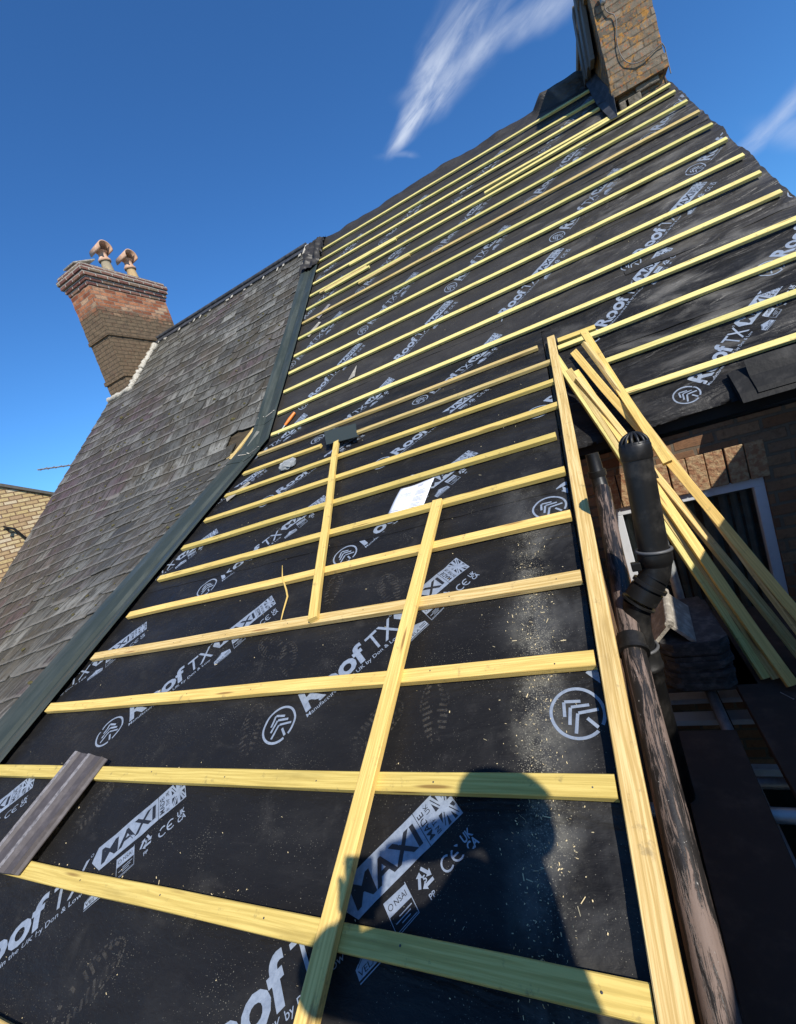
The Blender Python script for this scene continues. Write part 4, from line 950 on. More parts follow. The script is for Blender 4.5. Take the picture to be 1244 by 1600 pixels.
mb = MB(); mb.tube([(-9.96, 4.56, 1.02), (-9.90, 4.66, .95), (-9.9, 4.78, .70), (-9.93, 4.86, .50), (-9.9, 4.78, .40)], .024, 10); mb.tube([(-9.97, 4.56, 1.04), (-9.9, 4.56, .99), (-9.87, 4.5, .97)], .02, 8)
tag(mb.build('cable_bundle', M_blackpl), 'black bracket and sagging cable fixed to the yellow brick gable', 'cable')
mb = MB(); mb.tube([(-8.9, 4.9, 1.79), (-8.9, 5.9, 1.79)], .014, 8)
for k in range(6): mb.tube([(-9.03 + .01*k, 5.0 + .13 * k, 1.79), (-8.77 - .01*k, 5.0 + .13 * k, 1.79)], .005, 6)
mb.tube([(-8.9, 5.85, 1.8), (-8.9, 5.85, -1.0)], .018, 8)
tag(mb.build('tv_aerial', M_galv), 'thin metal aerial poking out past the slate verge into the sky', 'aerial')

# ------------------------------------------------------------------ unseen wing added on the right to shade the scaffold
wing = thing('added_shade_wing', 'unseen brick side building added on the right to shade the scaffold', 'building', loc=(1.6, 0, -4.5))
mb = MB(); prof = [(-5.0, -4.5), (-5.0, .85), (2.72, -.08), (2.72, -4.5)]; WX = 1.32
wallprism(WX, WX + 1.2, prof); mb.build('side_wall', M_housebrick, wing)
mb = MB(); mb.quadprism([(WX - .05, -5.05, .858), (WX + 1.25, -5.05, .858), (WX + 1.25, -5.05, .918), (WX - .05, -5.05, .918)], [(WX - .05, 2.74, -.074), (WX + 1.25, 2.74, -.074), (WX + 1.25, 2.74, -.014), (WX - .05, 2.74, -.014)]); mb.build('roof', M_slate2, wing)

# ------------------------------------------------------------------ pipes
n_ = 24
mb = MB()
pp = [PL(.004, -1.935, -.2), PL(-.015, -2.36, -.2), PL(-.033, -2.785, -.2), PL(-.043, -4.6, -.2)]
mb.tube(pp[:3], .0345, 20); mb.tube([pp[2] + (pp[3] - pp[2]) * .0, pp[3]], .0365, 20)
rp = tag(mb.build('waste_pipe', M_pipe, fixn=False), 'old iron pipe with flaking pink and black paint along the roof edge', 'pipe')
mb = MB(); d = (pp[3] - pp[2]).normalized(); c = pp[2]
mb.tube([c - d * .03, c + d * .018], .043, 20); mb.tube([c + d * .018, c + d * .032], .049, 20); mb.box(c + Vector((-.07, 0, 0)), (.06, .02, .014))
mb.build('pipe_collar', M_blackpl, rp)
mb = MB(); c = PL(.0, -1.86, -.23); mb.tube([c + Vector((.0, .03, .16)), c + Vector((0, .02, .05)), c + Vector((0, -.02, -.02))], [.03, .034, .036], 16); mb.tube([c + Vector((0, .02, .075)), c + Vector((0, .02, .045))], .042, 16)
tag(mb.build('pipe_elbow', M_blackpl), 'black plastic pipe fitting above the top end of the flaking pipe', 'pipe')
vp = thing('vent_pipe', 'black plastic soil vent pipe with domed cage cap standing beside roof edge', 'pipe', loc=(.022, 1.6, -4.5))
T = Vector((.130, 1.635, -.215)); B = Vector((.106, 1.60, -.575)); ax = (T - B).normalized(); L = (T - B).length
mb = MB(); mb.tube([B, T], .0455, 32); mb.build('pipe', M_blackpl, vp, fixn=False)
mb = MB(); mb.lathe(T, [(.047, -.05), (.049, -.045), (.049, -.004), (.046, .002)], ax, 32)
nr = 14
e1 = ax.cross(Vector((0, 1, 0))).normalized(); e2 = ax.cross(e1)
for k in range(nr):
    a = 2 * math.pi * k / nr; rd = e1 * math.cos(a) + e2 * math.sin(a)
    mb.tube([T + rd * (.043 * math.cos(t_)) + ax * (.0 + .040 * math.sin(t_)) for t_ in [i * math.pi / 2 / 6 * .93 for i in range(7)]], .0048, 6)
mb.lathe(T + ax * .037, [(.016, 0), (.014, .006), (0, .008)], ax, 16); mb.lathe(T, [(.0465, 0), (.0465, .008), (.038, .010), (.038, 0)], ax, 24)
mb.build('cage_cap', M_blackpl, vp, fixn=False)
mb = MB(); mb.tube([B + ax * .004 + (e1 * math.cos(2*math.pi*k/24) + e2 * math.sin(2*math.pi*k/24)) * .052 for k in range(25)], .0055, 8); mb.build('seal_ring', M_greyring, vp, fixn=False)
mb = MB()
mb.lathe(B, [(.052, .004), (.053, -.012), (.053, -.032), (.050, -.038), (.048, -.044), (.046, -.048)], ax, 32)
b0 = B - ax * .045; bd = Vector((-.66, -.12, -.74)).normalized()
mb.tube([b0 + ax * .02, b0, b0 - ax * .02 + bd * .012, b0 - ax * .03 + bd * .05, b0 - ax * .03 + bd * .11], [.0455, .0455, .0455, .0462, .0462], 28)
c2_ = b0 - ax * .03 + bd * .045
mb.tube([c2_, c2_ + bd * .012], .056, 28); mb.tube([c2_ + bd * .02, c2_ + bd * .065], .052, 28); mb.tube([c2_ + bd * .075, c2_ + bd * .082], .056, 28)
e = c2_ + bd * .08; dn = Vector((.0, -.02, -1)).normalized()
mb.tube([e, e + bd * .03 + dn * .02, e + bd * .04 + dn * .07, e + bd * .04 + dn * .13], .0455, 28)
mb.lathe(c2_ - bd * .03, [(.049, -.003), (.049, .003)], bd, 28)
mb.build('offset_bend', M_blackpl, vp, fixn=False)
g = e + bd * .04 + dn * .13
mb = MB(); mb.lathe(g, [(.053, .0), (.053, -.06), (.056, -.062), (.056, -.075), (.050, -.077), (.050, -.12), (.0455, -.125), (.0455, -3.75)], Vector((0, 0, 1)), 28); mb.build('lower_pipe', M_blackpl, vp, fixn=False)
mb = MB(); mb.tube([g + (Vector((1, 0, 0)) * math.cos(2*math.pi*k/24) + Vector((0, 1, 0)) * math.sin(2*math.pi*k/24)) * .052 for k in range(25)], .0055, 8); mb.build('seal_ring', M_greyring, vp, fixn=False)
mb = MB(); mb.box(B - ax * .035 + Vector((-.062, -.02, 0)), (.03, .02, .03)); mb.build('clip_lug', M_blackpl, vp, bevel=.003)

# ------------------------------------------------------------------ scaffold
def board(name, x0, x1, y0, y1, label, skew=0.0, mt=M_ply, grp='scaffold boards', z=-1.5, t=.038):
    mb = MB(); mb.quadprism([(x0 + skew, y1, z - t), (x1 + skew, y1, z - t), (x1 + skew, y1, z), (x0 + skew, y1, z)], [(x0, y0, z - t), (x1, y0, z - t), (x1, y0, z), (x0, y0, z)])
    o = mb.build(name, mt, None, bevel=.003); return tag(o, label, 'scaffold board', grp)
board('scaffold_board', -.075, .155, -2.0, 1.905, 'dark scaffold board nearest the flaking pipe, its square end showing', .097)
board('scaffold_board', .325, .553, -2.0, 2.95, 'dark scaffold board under the feet of the leaning battens', .01)
board('scaffold_board', .56, .785, -2.2, 2.95, 'outer scaffold board beyond the one carrying the battens', .01)
board('scaffold_board', .792, 1.01, -2.1, 2.95, 'outermost scaffold board beside the added shade wing', .01)
mb = MB(); mb.box((.19, 2.42, -1.512), (.46, .44, .024)); tag(mb.build('plywood_sheet', M_ply, bevel=.002), 'dark square of plywood carrying the stack of slates', 'plywood')
def pole(a, b, label, r=.0242, nm='scaffold_pole'):
    mb = MB(); mb.tube([a, b], r, 18); return tag(mb.build(nm, M_galv, fixn=False), label, 'scaffold pole', 'scaffold poles')
pole((-.30, 1.56, -1.5632), (1.12, 1.56, -1.5632), 'galvanised cross pole carrying the board ends, seen in the gap')
pole((-.30, 0.1, -1.5632), (1.12, 0.1, -1.5632), 'galvanised cross pole beneath the middle of the boards')
pole((-.30, -1.5, -1.5632), (1.12, -1.5, -1.5632), 'galvanised cross pole beneath the rear board ends')
pole((-.30, 2.30, -1.5632), (1.12, 2.30, -1.5632), 'galvanised cross pole beneath the plywood under the slates')
pole((-.30, 2.80, -1.5632), (1.12, 2.80, -1.5632), 'galvanised cross pole nearest the window wall')
pole((1.09, -2.2, -1.612), (1.09, 2.95, -1.612), 'galvanised rail running along the outer side under the boards')
pole((.24, -2.2, -1.612), (.24, 2.95, -1.612), 'galvanised rail running along below the gap between boards')
for i, y in enumerate((-1.55, .62, 2.86)): pole((1.15, y, -4.5), (1.15, y, -.55 if y < 0 else -.2), 'galvanised upright on the outer side, %s' % ['rear', 'middle', 'beside the window wall'][i])
pole((.285, 1.15, -4.5), (.285, 1.15, -1.64), 'galvanised upright glimpsed through the gap between the boards')
# things glimpsed below the boards
for nm, a, lb in (('plastic_trim', (.42, 2.55, -1.80), 'white plastic strip below the slate stack, the one nearer the wall'), ('plastic_trim', (.42, 2.375, -1.80), 'white plastic strip below the slate stack, the one nearer the boards')):
    mb = MB(); mb.box(a, (.96, .075, .03)); tag(mb.build(nm, M_upvc, bevel=.003), lb, 'plastic strip', 'white plastic strips')
mb = MB(); mb.box((.267, 2.40, -1.7655), (.05, .60, .038)); tag(mb.build('timber_length', M_oldwood, bevel=.002), 'old dark timber lying across the two white plastic strips', 'timber')
for k, y in enumerate((2.0, 2.7)): pole((-.2, y, -1.8395) , (1.1, y, -1.8395), 'galvanised lower pole %s the white plastic strips' % ('in front of' if k == 0 else 'behind'))
for bx, lb in ((.0, 'left'), (.85, 'right')):
    mb = MB(); mb.box((bx, 2.35, -1.825), (.05, .75, .02)); tag(mb.build('timber_bearer', M_oldwood), 'old timber bearer under the %s ends of the white plastic strips' % lb, 'timber')
def debris(name, c, d, rz, m, lb, cat, grp=None):
    mb = MB(); ax = (Vector((math.cos(rz), math.sin(rz), 0)), Vector((-math.sin(rz), math.cos(rz), 0)), Vector((0, 0, 1))); mb.box(c, d, 0, ax); return tag(mb.build(name, m, bevel=.006), lb, cat, grp)
debris('timber_offcut', (.52, 3.05 - .3, -4.5 + .05), (.35, .09, .1), 1.0, M_pine2, 'sawn timber offcut on the ground glimpsed between the boards', 'timber')
debris('loose_brick', (.75, 2.6, -4.4675), (.215, .102, .065), .4, M_soldier, 'single brick lying on the ground below the scaffold', 'brick')
debris('plastic_sheet', (.80, 3.0, -4.49), (.5, .3, .02), .2, M_upvc, 'white plastic sheet lying on the ground below the scaffold', 'sheet')

# ------------------------------------------------------------------ stack of roof slates with a ridge tile on top
M_sl = simple('stone_slate', (.052, .050, .050), .75, .25, nz=(22, .4, .75, (.14, .13, .12)), bump=(50, .5, .004))
rs = random.Random(12); ns = 13; z = -1.5
for k in range(ns):
    mb = MB(); rz = rs.uniform(-.07, .07) + .02; cx_, cy_ = .205 + rs.uniform(-.01, .01), 2.40 + rs.uniform(-.012, .014) - k * .004; w, d_, t_ = .27, .46, .0205
    ax, ay = Vector((math.cos(rz), math.sin(rz), 0)), Vector((-math.sin(rz), math.cos(rz), 0)); c = Vector((cx_, cy_, z))
    out = [(-w/2, d_/2), (-w/2, -d_/2 + .035), (-w/2 + .045, -d_/2), (w/2 - .045, -d_/2), (w/2, -d_/2 + .035), (w/2, d_/2)]
    lo = [c + ax * a + ay * b for a, b in out]; hi = [p + Vector((0, 0, t_)) for p in lo]
    mb.quadprism(lo, hi); o = mb.build('roof_slate', M_sl, bevel=.0015)
    nm_ = 'bottom' if k == 0 else 'topmost' if k == ns - 1 else ordn[ns - 1 - k] + ' from the top'
    tag(o, 'dark roof slate with clipped corners, %s in the stack by the pipe' % nm_, 'slate', 'roof slates stacked on the scaffold'); z += t_ + .0012
zt = z
mb = MB(); rdir = Vector((.10, .93, .0)).normalized(); sdir = Vector((rdir.y, -rdir.x, 0)); base = Vector((.128, 2.13, zt)); Lr_ = .36; hw, hh, tt = .088, .098, .017
def vprism(o):
    P0 = [o + sdir * -hw, o + Vector((0, 0, hh)), o + sdir * hw, o + sdir * (hw - tt * 1.3), o + Vector((0, 0, hh - tt * 1.4)), o + sdir * (-hw + tt * 1.3)]; return P0
A = vprism(base); Bv = vprism(base + rdir * Lr_)
mb.add(A + Bv, [(0, 1, 4, 5), (1, 2, 3, 4), (11, 10, 7, 6), (10, 9, 8, 7), (0, 6, 7, 1), (1, 7, 8, 2), (2, 8, 9, 3), (3, 9, 10, 4), (4, 10, 11, 5), (5, 11, 6, 0)])
mb.tube([base + Vector((0, 0, hh - .004)), base + rdir * Lr_ + Vector((0, 0, hh - .004))], .019, 12)
tag(mb.build('ridge_tile', M_tile, bevel=.002), 'pale angular ridge tile sitting like a tent on the slate stack', 'ridge tile')

# ------------------------------------------------------------------ bundle of battens leaning from scaffold to roof
LB = [((-.064, 3.317, .280), (.456, 2.223, -1.5), 'leaning batten with twisted tip crossing the edge timber', M_pineU, 0.2),
      ((-.008, 3.246, .163), (.495, 2.218, -1.5), 'leaning batten whose foot stands left of the pair at the bottom', M_pine2, 0),
      ((.022, 3.249, .138), (.526, 2.157, -1.5), 'leaning batten whose foot stands right of the pair at the bottom', M_pine, .1),
      ((.030, 3.182, .090), (.629, 2.291, -1.5), 'leaning batten with splintered edge in the middle of the bundle', M_pine2, .5),
      ((.060, 3.349, .274), (.742, 2.134, -1.5), 'leaning batten with bright sawn tip, outermost at the foot of the bundle', M_pine, -.35),
      ((.120, 3.345, .302), (.672, 2.187, -1.5), 'leaning batten lying in the shadow behind the short rightmost one', M_pine2, .9),
      ((.145, 3.512, .391), (.345, 2.708, -.517), 'short rightmost batten, resting on the bundle and the eaves beside the stub', M_pine, -.1)]
for a, b, lb, m, roll in LB:
    a = Vector(a); b = Vector(b); d = (a - b).normalized(); up = NS.copy(); up = (up - d * up.dot(d)).normalized(); sdv = d.cross(up); up = up * math.cos(roll) + sdv * math.sin(roll)
    mb = MB(); beam(mb, b + Vector((0, 0, .012)), a, up, .046, .025, 24, .002, .006); tag(mb.build('leaning_batten', m), lb, 'batten', 'battens leaning against the eaves')
mb = MB(); mb.tube([(.245, 2.62, -1.5), (.235, 2.80, -.62)], .0242, 16); tag(mb.build('steel_prop', M_galv, fixn=False), 'short galvanised pole standing behind the leaning battens by the window', 'scaffold pole')

# ------------------------------------------------------------------ small things lying about
# black eaves sheets
mb0 = thing('eaves_sheets', 'pile of thin black plastic sheets overhanging the right-hand eaves', 'sheets', loc=tuple(PS(.9, -1.05, 0)))
rs = random.Random(21)
for k in range(7):
    mb = MB(); X = lin(.80 + rs.uniform(-.03, .03), 1.62, .06); cu = rs.uniform(.0, .006)
    hh0 = .030 + k * .0042; y_off = rs.uniform(-.025, .012); vv = lin(-1.27 + y_off, -1.05 + y_off * .5, .03)
    if k == 6: X = lin(.86, 1.62, .05)
    def fsh(x, v, k=k, hh0=hh0 - .022, cu=cu):
        h = hh0 + cu * math.sin(x * 9 + k) + .5 * (1 + k * .1) * max(0, -(v + 1.235)) * -.3
        if k == 6: h += .05 * max(0, (v + 1.14)) / .12 + .02 * max(0, x - .9)
        return PS(x, v, h)
    grid(mb, fsh, X, vv); o = mb.build('plastic_sheet', M_sheet, mb0, fixn=False); s = o.modifiers.new('t', 'SOLIDIFY'); s.thickness = .0022
    for p_ in o.data.polygons: p_.use_smooth = False
# metal offcut
mb = MB(); q = lambda x, v, h: PL(x, v, h)
P = [q(-2.075, -.44, .030), q(-1.70, -.54, .030), q(-1.615, -.775, .030), q(-1.955, -.70, .030), q(-1.60, -.79, .045), q(-1.94, -.715, .045), q(-1.565, -.87, .045), q(-1.90, -.80, .045)]
mb.add(P, [(0, 1, 2, 3), (3, 2, 4, 5), (5, 4, 6, 7)]); o = mb.build('metal_offcut', M_grp, fixn=False); s = o.modifiers.new('t', 'SOLIDIFY'); s.thickness = .004
tag(o, 'dark folded offcut of gutter sheet lying in the gap of a batten row', 'offcut')
# paper
pc = [(-1.050, -1.965), (-.842, -2.005), (-.798, -1.755), (-1.010, -1.765)]
def bil(a, b): 
    x = (1-b)*((1-a)*pc[0][0] + a*pc[1][0]) + b*((1-a)*pc[3][0] + a*pc[2][0]); v = (1-b)*((1-a)*pc[0][1] + a*pc[1][1]) + b*((1-a)*pc[3][1] + a*pc[2][1]); return x, v
def pap(a, b, h=0):
    x, v = bil(a, b); return PL(x, v, .006 + .010 * b + .004 * math.sin(a * 5 + b * 3) + h)
mb = MB(); grid(mb, pap, lin(0, 1, .1), lin(0, 1, .1)); o = mb.build('instruction_sheet', M_paper, fixn=False); tag(o, 'white printed instruction sheet lying on the black membrane', 'paper')
s = o.modifiers.new('t', 'SOLIDIFY'); s.thickness = .0006
mb = MB(); rs = random.Random(2)
def ink(a0, a1, b0, b1):
    mb.add([pap(a0, b0, .0015), pap(a1, b0, .0015), pap(a1, b1, .0015), pap(a0, b1, .0015)], [(0, 1, 2, 3)])
for k in range(15):
    b0 = .12 + k * .045
    for a0, a1 in ((.10, .50), (.56, .92)):
        e = a1 - rs.random() * .12
        if k % 5 != 4: ink(a0, e, b0, b0 + .013)
ink(.55, .72, .86, .93); ink(.05, .3, .05, .085); ink(.1, .35, .88, .90)
mb.build('printed_text', M_ink, o, fixn=False)
mb = MB(); grid(mb, lambda a, b: PL(-.995 + .09 * a, -1.690 + .05 * b - .02 * a, .004 + .012 * math.sin(a * 3)), lin(0, 1, .2), lin(0, 1, .25)); tag(mb.build('paper_scrap', M_paper, fixn=False), 'torn white scrap just above the batten over the printed sheet', 'paper')
# orange knife, lump, offcuts
mb = MB(); a, b = PS(-2.70, .275, .018), PS(-2.80, .13, .018); mb.tube([a, (a + b) / 2, b], [.016, .019, .013], 10); kn = tag(mb.build('utility_knife', M_orange, fixn=False), 'small orange-handled knife lying on the membrane near the valley', 'knife')
mb = MB(); mb.tube([b, b + (b - a) * .7], [.008, .004], 8); mb.build('blade', M_galv, kn, fixn=False)
bm = bmesh.new(); bmesh.ops.create_icosphere(bm, subdivisions=3, radius=1)
for v_ in bm.verts:
    p = v_.co.copy(); k = 1 + .25 * noise.noise(p * 2.2); v_.co = PL(-2.305, -.855, .022) + Vector((p.x * .085 * k, 0, 0)) + Vector((0, C2, S2)) * (p.y * .07 * k) + NL * (max(-.4, min(.55, p.z)) * .045 * k)
me = bpy.data.meshes.new('lump'); bm.to_mesh(me); bm.free(); me.materials.append(simple('grey_rubble', (.22, .23, .23), .9, .1, nz=(20, .4, .7, (.42, .42, .40)))); o = bpy.data.objects.new('rubble_lump', me); C.objects.link(o)
tag(o, 'grey broken lump of mortar resting between battens near the valley', 'rubble')
mb = MB(); sp = [(-1.683, -2.199, .010), (-1.60, -2.33, .030), (-1.535, -2.42, .02), (-1.512, -2.462, .012), (-1.50, -2.55, .006), (-1.479, -2.635, .004)]
mb.tube([PL(*p) for p in sp], [.0015, .004, .005, .005, .004, .0015], 6); tag(mb.build('wood_splinter', M_pine, fixn=False), 'long bent wood splinter lying over a batten left of the upright', 'splinter')
mb = MB(); P = [PS(-2.03, .44, .012), PS(-1.93, .60, .03), PS(-1.95, .46, .012)]; mb.add(P + [p + NS * .004 for p in P], [(0, 1, 2), (5, 4, 3), (0, 3, 4, 1), (1, 4, 5, 2), (2, 5, 3, 0)]); tag(mb.build('slate_shard', M_tile, fixn=True), 'pale triangular shard lying on the membrane in mid roof', 'shard')
for i, (x, v) in enumerate(((-2.70, 2.03), (-2.86, -1.13), (-2.80, 1.70))):
    mb = MB(); F = PS if v > 0 else PL; P = [F(x, v, .006), F(x + .16, v + .20, .012), F(x + .12, v + .23, .014), F(x - .05, v + .06, .01)]; mb.add(P + [p + NS * .004 for p in P], [(0, 1, 2, 3), (7, 6, 5, 4), (0, 4, 5, 1), (1, 5, 6, 2), (2, 6, 7, 3), (3, 7, 4, 0)])
    tag(mb.build('slate_offcut', M_tile if i else M_rib), ['grey slate sliver beside the valley, between battens high up', 'grey slate sliver beside the valley on the lower slope', 'small slate sliver beside the valley in mid roof'][i], 'slate', 'slate slivers beside the valley')
for a, b, lb in (((.102, .900, -1.4985), (.161, .932, -1.4985), 'bright nail lying on the near scaffold board at bottom right'), ((.475, 2.13, -1.4985), (.503, 2.08, -1.4985), 'small bright nail beside the feet of the leaning battens')):
    mb = MB(); a, b = Vector(a), Vector(b); mb.tube([a, b], .0016, 8); mb.tube([b, b + (b - a).normalized() * .001], .0036, 10); tag(mb.build('nail', M_galv, fixn=False), lb, 'nail', 'nails dropped on the boards')
# ribbed trim lying on the lowest battens
tr = thing('ribbed_trim', 'long charcoal ribbed roof trim lying across two battens at lower left', 'roof trim', loc=tuple(PL(-2.25, -3.5, .03)))
pa0, pb0, pa1, pb1 = Vector((-2.335, -3.222)), Vector((-2.098, -3.246)), Vector((-2.40, -3.655)), Vector((-2.165, -3.645))
prof = [(0, .002), (0, .020), (.10, .020), (.14, .010), (.42, .012), (.50, .022), (.60, .022), (.68, .010), (.86, .010), (.94, .018), (.96, .004), (1.0, -.004), (1.0, -.008), (.02, -.004)]
def tp(s, a, h): p = (pa0.lerp(pb0, a)).lerp(pa1.lerp(pb1, a), s); return PL(p.x, p.y, .034 + h + .006 * s)
mb = MB(); mb.quadprism([tp(0, a, h) for a, h in prof], [tp(1, a, h) for a, h in prof]); mb.build('trim_body', M_trim, tr)
mb = MB()
for a0, a1, h in ((.50, .60, .0225), (.0, .10, .0205)): mb.add([tp(s, a, h) for s in (0, 1) for a in (a0, a1)], [(0, 1, 3, 2)])  # paler strips along the rib tops
mb.build('pale_rib', M_rib, tr, fixn=False)
# shavings
mb = MB(); rs = random.Random(17)
for k in range(1200):
    z_ = rs.random()
    if z_ < .45: x, v = -.30 + rs.gauss(0, .05), rs.uniform(-3.7, -2.4)
    elif z_ < .66: x, v = rs.uniform(-2.9, -.15), Lr[rs.randrange(3, 12)][1] + .028 + rs.random() ** 2 * .03
    elif z_ < .85: x, v = rs.uniform(-2.9, -.15), rs.uniform(-4.1, -.4)
    else: x, v = rs.uniform(-2.9, 1.4), rs.uniform(.05, 3.6)
    low = v < 0; F = PL if low else PS; h = wr(x, v, low) + .001; L = rs.uniform(.0008, .003) * (3.2 if rs.random() < .07 else 1); w = rs.uniform(.0004, .0010); a = rs.random() * 6.28
    dx, dv = math.cos(a) * L, math.sin(a) * L; ex_, ev = -math.sin(a) * w, math.cos(a) * w
    mb.add([F(x - dx - ex_, v - dv - ev, h), F(x + dx - ex_, v + dv - ev, h + .001), F(x + dx + ex_, v + dv + ev, h + .0025), F(x - dx + ex_, v - dv + ev, h + .0012)], [(0, 1, 2, 3)])
tag(mb.build('wood_shavings', M_chip, fixn=False), 'scattered wood shavings and sawdust crumbs on the membrane', 'shavings', kind='stuff')

# ------------------------------------------------------------------ the photographer, standing on the scaffold just behind the camera
def skinned(name, chains, mat_, parent=None, sub=2):
    V = []; E = []; Rr = []; idx = {}
    for ch_ in chains:
        prev = None
        for key, co, r in ch_:
            if key in idx: k = idx[key]
            else: k = len(V); idx[key] = k; V.append(co); Rr.append(r)
            if prev is not None: E.append((prev, k))
            prev = k
    me = bpy.data.meshes.new(name); me.from_pydata(V, E, []); o = bpy.data.objects.new(name, me); C.objects.link(o)
    o.modifiers.new('skin', 'SKIN'); 
    if not me.skin_vertices: 
        me.attributes  # layer is made with the modifier
    sv = me.skin_vertices[0].data if me.skin_vertices else None
    if sv:
        for k, r in enumerate(Rr): sv[k].radius = (r, r) if not isinstance(r, tuple) else r
        sv[0].use_root = True
    s = o.modifiers.new('sub', 'SUBSURF'); s.levels = sub; s.render_levels = sub
    me.materials.append(mat_)
    dgr = bpy.context.evaluated_depsgraph_get(); m2 = bpy.data.meshes.new_from_object(o.evaluated_get(dgr)); o.modifiers.clear(); o.data = m2
    for p in m2.polygons: p.use_smooth = True
    if parent: o.parent = parent; o.matrix_parent_inverse = parent.matrix_basis.inverted()
    return o
per = thing('person', 'person in navy jacket and grey trousers on the scaffold holding up a phone', 'person', loc=(.31, -.2, -1.5))
F_ = Vector((-.29, .957, 0)); Sd = Vector((.957, .29, 0))      # facing, and towards the right shoulder
pel = Vector((.31, -.24, -.60)); chs = Vector((.30, -.17, -.22)); nk = Vector((.33, -.12, -.01)); hd = Vector((.475, .055, .130))
fR, fL = pel + Sd * .13 + Vector((0, 0, -.83)) , pel - Sd * .13 + Vector((0, 0, -.83))
shR, shL = nk + Sd * .15 + Vector((0, 0, -.07)), Vector((.13, -.20, -.05))
haR, haL = Vector((.085, .030, -.010)), Vector((.045, -.075, -.055))
elR, elL = Vector((.35, .165, -.02)), Vector((-.02, -.215, -.08))
skinned('body', [[('p', pel + Vector((0, 0, .12)), .12), ('c', chs, .14), ('n0', nk + Vector((0, 0, -.05)), .08), ('n', nk.lerp(hd, .3), .055), ('h0', nk.lerp(hd, .62), .055)],
    [('n0', 0, 0), ('sR', shR, .062), ('uR', shR.lerp(elR, .5), .046), ('eR', elR, .040), ('fR', elR.lerp(haR, .55), .034), ('wR', elR.lerp(haR, .86), .026), ('pR', haR, (.038, .016))],
    [('n0', 0, 0), ('sL', shL, .062), ('uL', shL.lerp(elL, .5), .046), ('eL', elL, .040), ('fL', elL.lerp(haL, .55), .034), ('wL', elL.lerp(haL, .86), .026), ('pL', haL, (.038, .016))]], M_skin, per)
skinned('work_jacket', [[('p', pel + Vector((0, 0, .02)), .150), ('m', pel.lerp(chs, .5), .165), ('c', chs, .185), ('n0', nk + Vector((0, 0, -.05)), .095), ('n', nk + Vector((0, 0, .02)), .072)],
    [('n0', 0, 0), ('sR', shR, .078), ('uR', shR.lerp(elR, .5), .062), ('eR', elR, .055), ('wR', elR.lerp(haR, .80), .040)],
    [('n0', 0, 0), ('sL', shL, .078), ('uL', shL.lerp(elL, .5), .062), ('eL', elL, .055), ('wL', elL.lerp(haL, .80), .040)]], M_jacket, per)
skinned('trousers', [[('p', pel + Vector((0, 0, .03)), .145), ('hR', pel + Sd * .09 + Vector((0, 0, -.08)), .095), ('kR', pel + Sd * .11 + F_ * .03 + Vector((0, 0, -.44)), .068), ('aR', fR + Vector((0, 0, .06)), .055)],
    [('p', 0, 0), ('hL', pel - Sd * .09 + Vector((0, 0, -.08)), .095), ('kL', pel - Sd * .11 + F_ * .03 + Vector((0, 0, -.44)), .068), ('aL', fL + Vector((0, 0, .06)), .055)]], M_trouser, per)
for f0 in (fR, fL):
    z0 = -1.5 + .045; a = Vector((f0.x, f0.y, z0)); skinned('boot', [[('a', a + Vector((0, 0, .07)), .048), ('b', a - F_ * .03, .043), ('c', a + F_ * .09, .043), ('d', a + F_ * .19, .034)]], M_boots, per)
# head with face
bm = bmesh.new(); bmesh.ops.create_uvsphere(bm, u_segments=32, v_segments=24, radius=1)
look = (Vector((0, 0, 0)) - hd); look.z *= .6; look.normalize(); hs_ = look.cross(Vector((0, 0, 1))).normalized(); hu = hs_.cross(look)
for v_ in bm.verts:
    x, y, z = v_.co; f = y   # y forward, x side, z up
    sx = .076 * (1 - .22 * max(0, -z)); dz = .118; dy = .096 if y < 0 else .092 * (1 - .08 * max(0, -z))
    px, py, pz = x * sx, y * dy, z * dz
    if y > .3:
        py += .022 * math.exp(-((x / .16) ** 2 + ((z + .10) / .22) ** 2)) + .010 * math.exp(-((x / .13) ** 2 + ((z + .18) / .10) ** 2))     # nose
        for e_ in (-1, 1): py -= .010 * math.exp(-(((x - e_ * .38) / .16) ** 2 + ((z - .06) / .12) ** 2))                                  # eye sockets
        py += .006 * math.exp(-((x / .28) ** 2 + ((z + .48) / .07) ** 2)) + .010 * math.exp(-((x / .3) ** 2 + ((z + .85) / .2) ** 2))      # lips, chin
    v_.co = hd + hs_ * px + look * py + hu * pz
for f_ in bm.faces: f_.smooth = True
me = bpy.data.meshes.new('head'); bm.to_mesh(me); bm.free(); me.materials.append(M_skin); o = bpy.data.objects.new('head', me); C.objects.link(o); o.parent = per; o.matrix_parent_inverse = per.matrix_basis.inverted()
mb = MB()
for e_ in (-1, 1):
    c = hd + hs_ * (.0285 * e_) + look * .0815 + hu * .007; mb.lathe(c, [(0, .008), (.006, .006), (.011, 0)], look, 14); mb.lathe(hd + hs_ * (.075 * e_) - hu * .005, [(.030, -.004), (.034, .006), (.026, .016), (.010, .008), (0, .006)], hs_ * e_ - look * .3, 14, 1)
mb.build('eyes_and_ears', [M_upvc, M_skin], o)
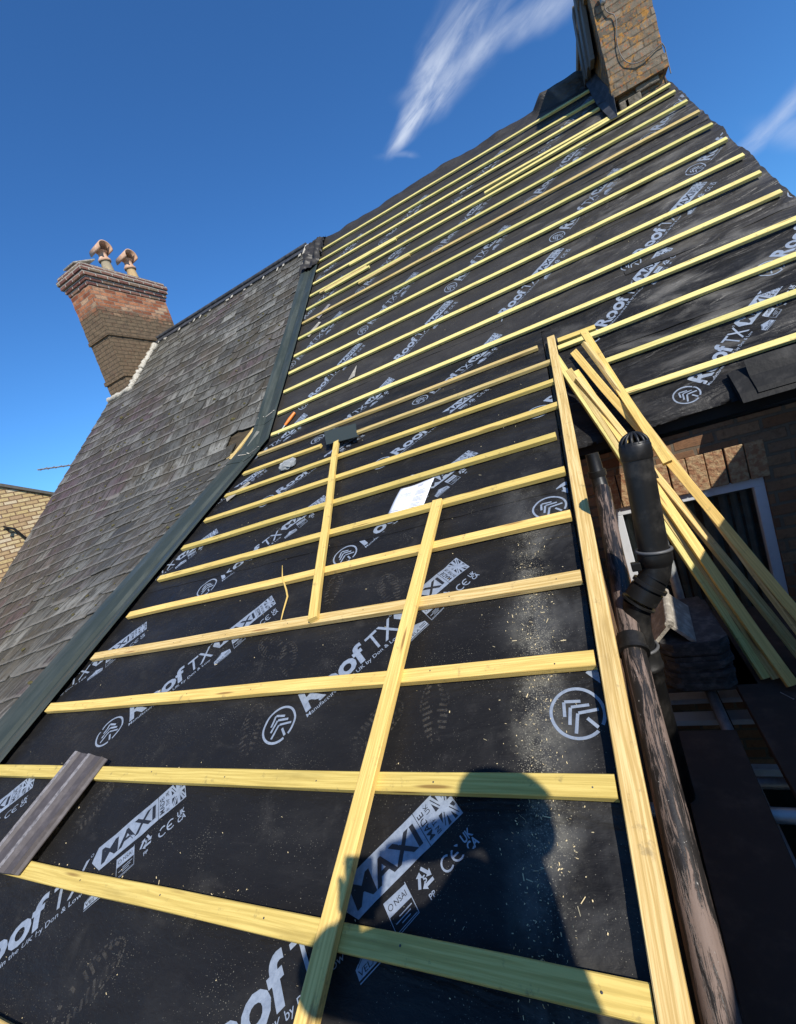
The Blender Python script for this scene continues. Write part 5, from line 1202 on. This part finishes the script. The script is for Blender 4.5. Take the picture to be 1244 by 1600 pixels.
bm = bmesh.new(); bmesh.ops.create_uvsphere(bm, u_segments=28, v_segments=20, radius=1)
for v_ in list(bm.verts):
    x, y, z = v_.co; v_.co = hd + hs_ * (x * .084) + look * (y * .100 - .012) + hu * (z * .118 + .016 + .004 * noise.noise(v_.co * 6))
bmesh.ops.delete(bm, geom=[v_ for v_ in bm.verts if (v_.co - hd).dot(look) > .045 and (v_.co - hd).dot(hu) < .055 or (v_.co - hd).dot(hu) < -.05], context='VERTS')
for f_ in bm.faces: f_.smooth = True
me = bpy.data.meshes.new('hair'); bm.to_mesh(me); bm.free(); me.materials.append(M_hair); o = bpy.data.objects.new('hair', me); C.objects.link(o); o.parent = per; o.matrix_parent_inverse = per.matrix_basis.inverted()
# fingers closed round the phone
fwd_ = fwd; rt, upv = right, -down
pc_ = -fwd_ * .014 + rt * .030 - upv * .050        # phone centre: lens sits at the camera
for hn, hand, sg in (('R', haR, 1), ('L', haL, -1)):
    edge = pc_ + rt * (.040 * sg)
    for k in range(4):
        r_ = .0085 - .0006 * k; ln = (.9, 1.0, .95, .8)[k]; a = hand + upv * (.026 - .018 * k); b_ = (edge + upv * (.03 - .02 * k)) - fwd_ * .018 + rt * (.006 * sg); c = edge + upv * (.03 - .02 * k) - fwd_ * .006 + rt * (.006 * sg)
        skinned('finger', [[('a', a, r_ * 1.1), ('b', a.lerp(b_, .6) - fwd_ * .012, r_), ('c', b_, r_ * .95), ('d', c, r_ * .8)]], M_skin, per, 1)
    a = hand - upv * .02; skinned('thumb', [[('a', a, .011), ('b', a.lerp(edge, .6) - upv * .02 - fwd_ * .02, .010), ('c', edge - upv * .045 - fwd_ * .020 - rt * (.008 * sg), .008)]], M_skin, per, 1)
mb = MB(); mb.box(pc_, (.074, .152, .009), 0, (rt, upv, -fwd_)); ph = tag(mb.build('phone', M_blackpl, bevel=.0035), 'black phone held up in both hands at the roof edge', 'phone')
mb = MB(); mb.box(pc_ - fwd_ * .0052, (.068, .146, .0006), 0, (rt, upv, -fwd_)); mb.build('screen', M_screen, ph)
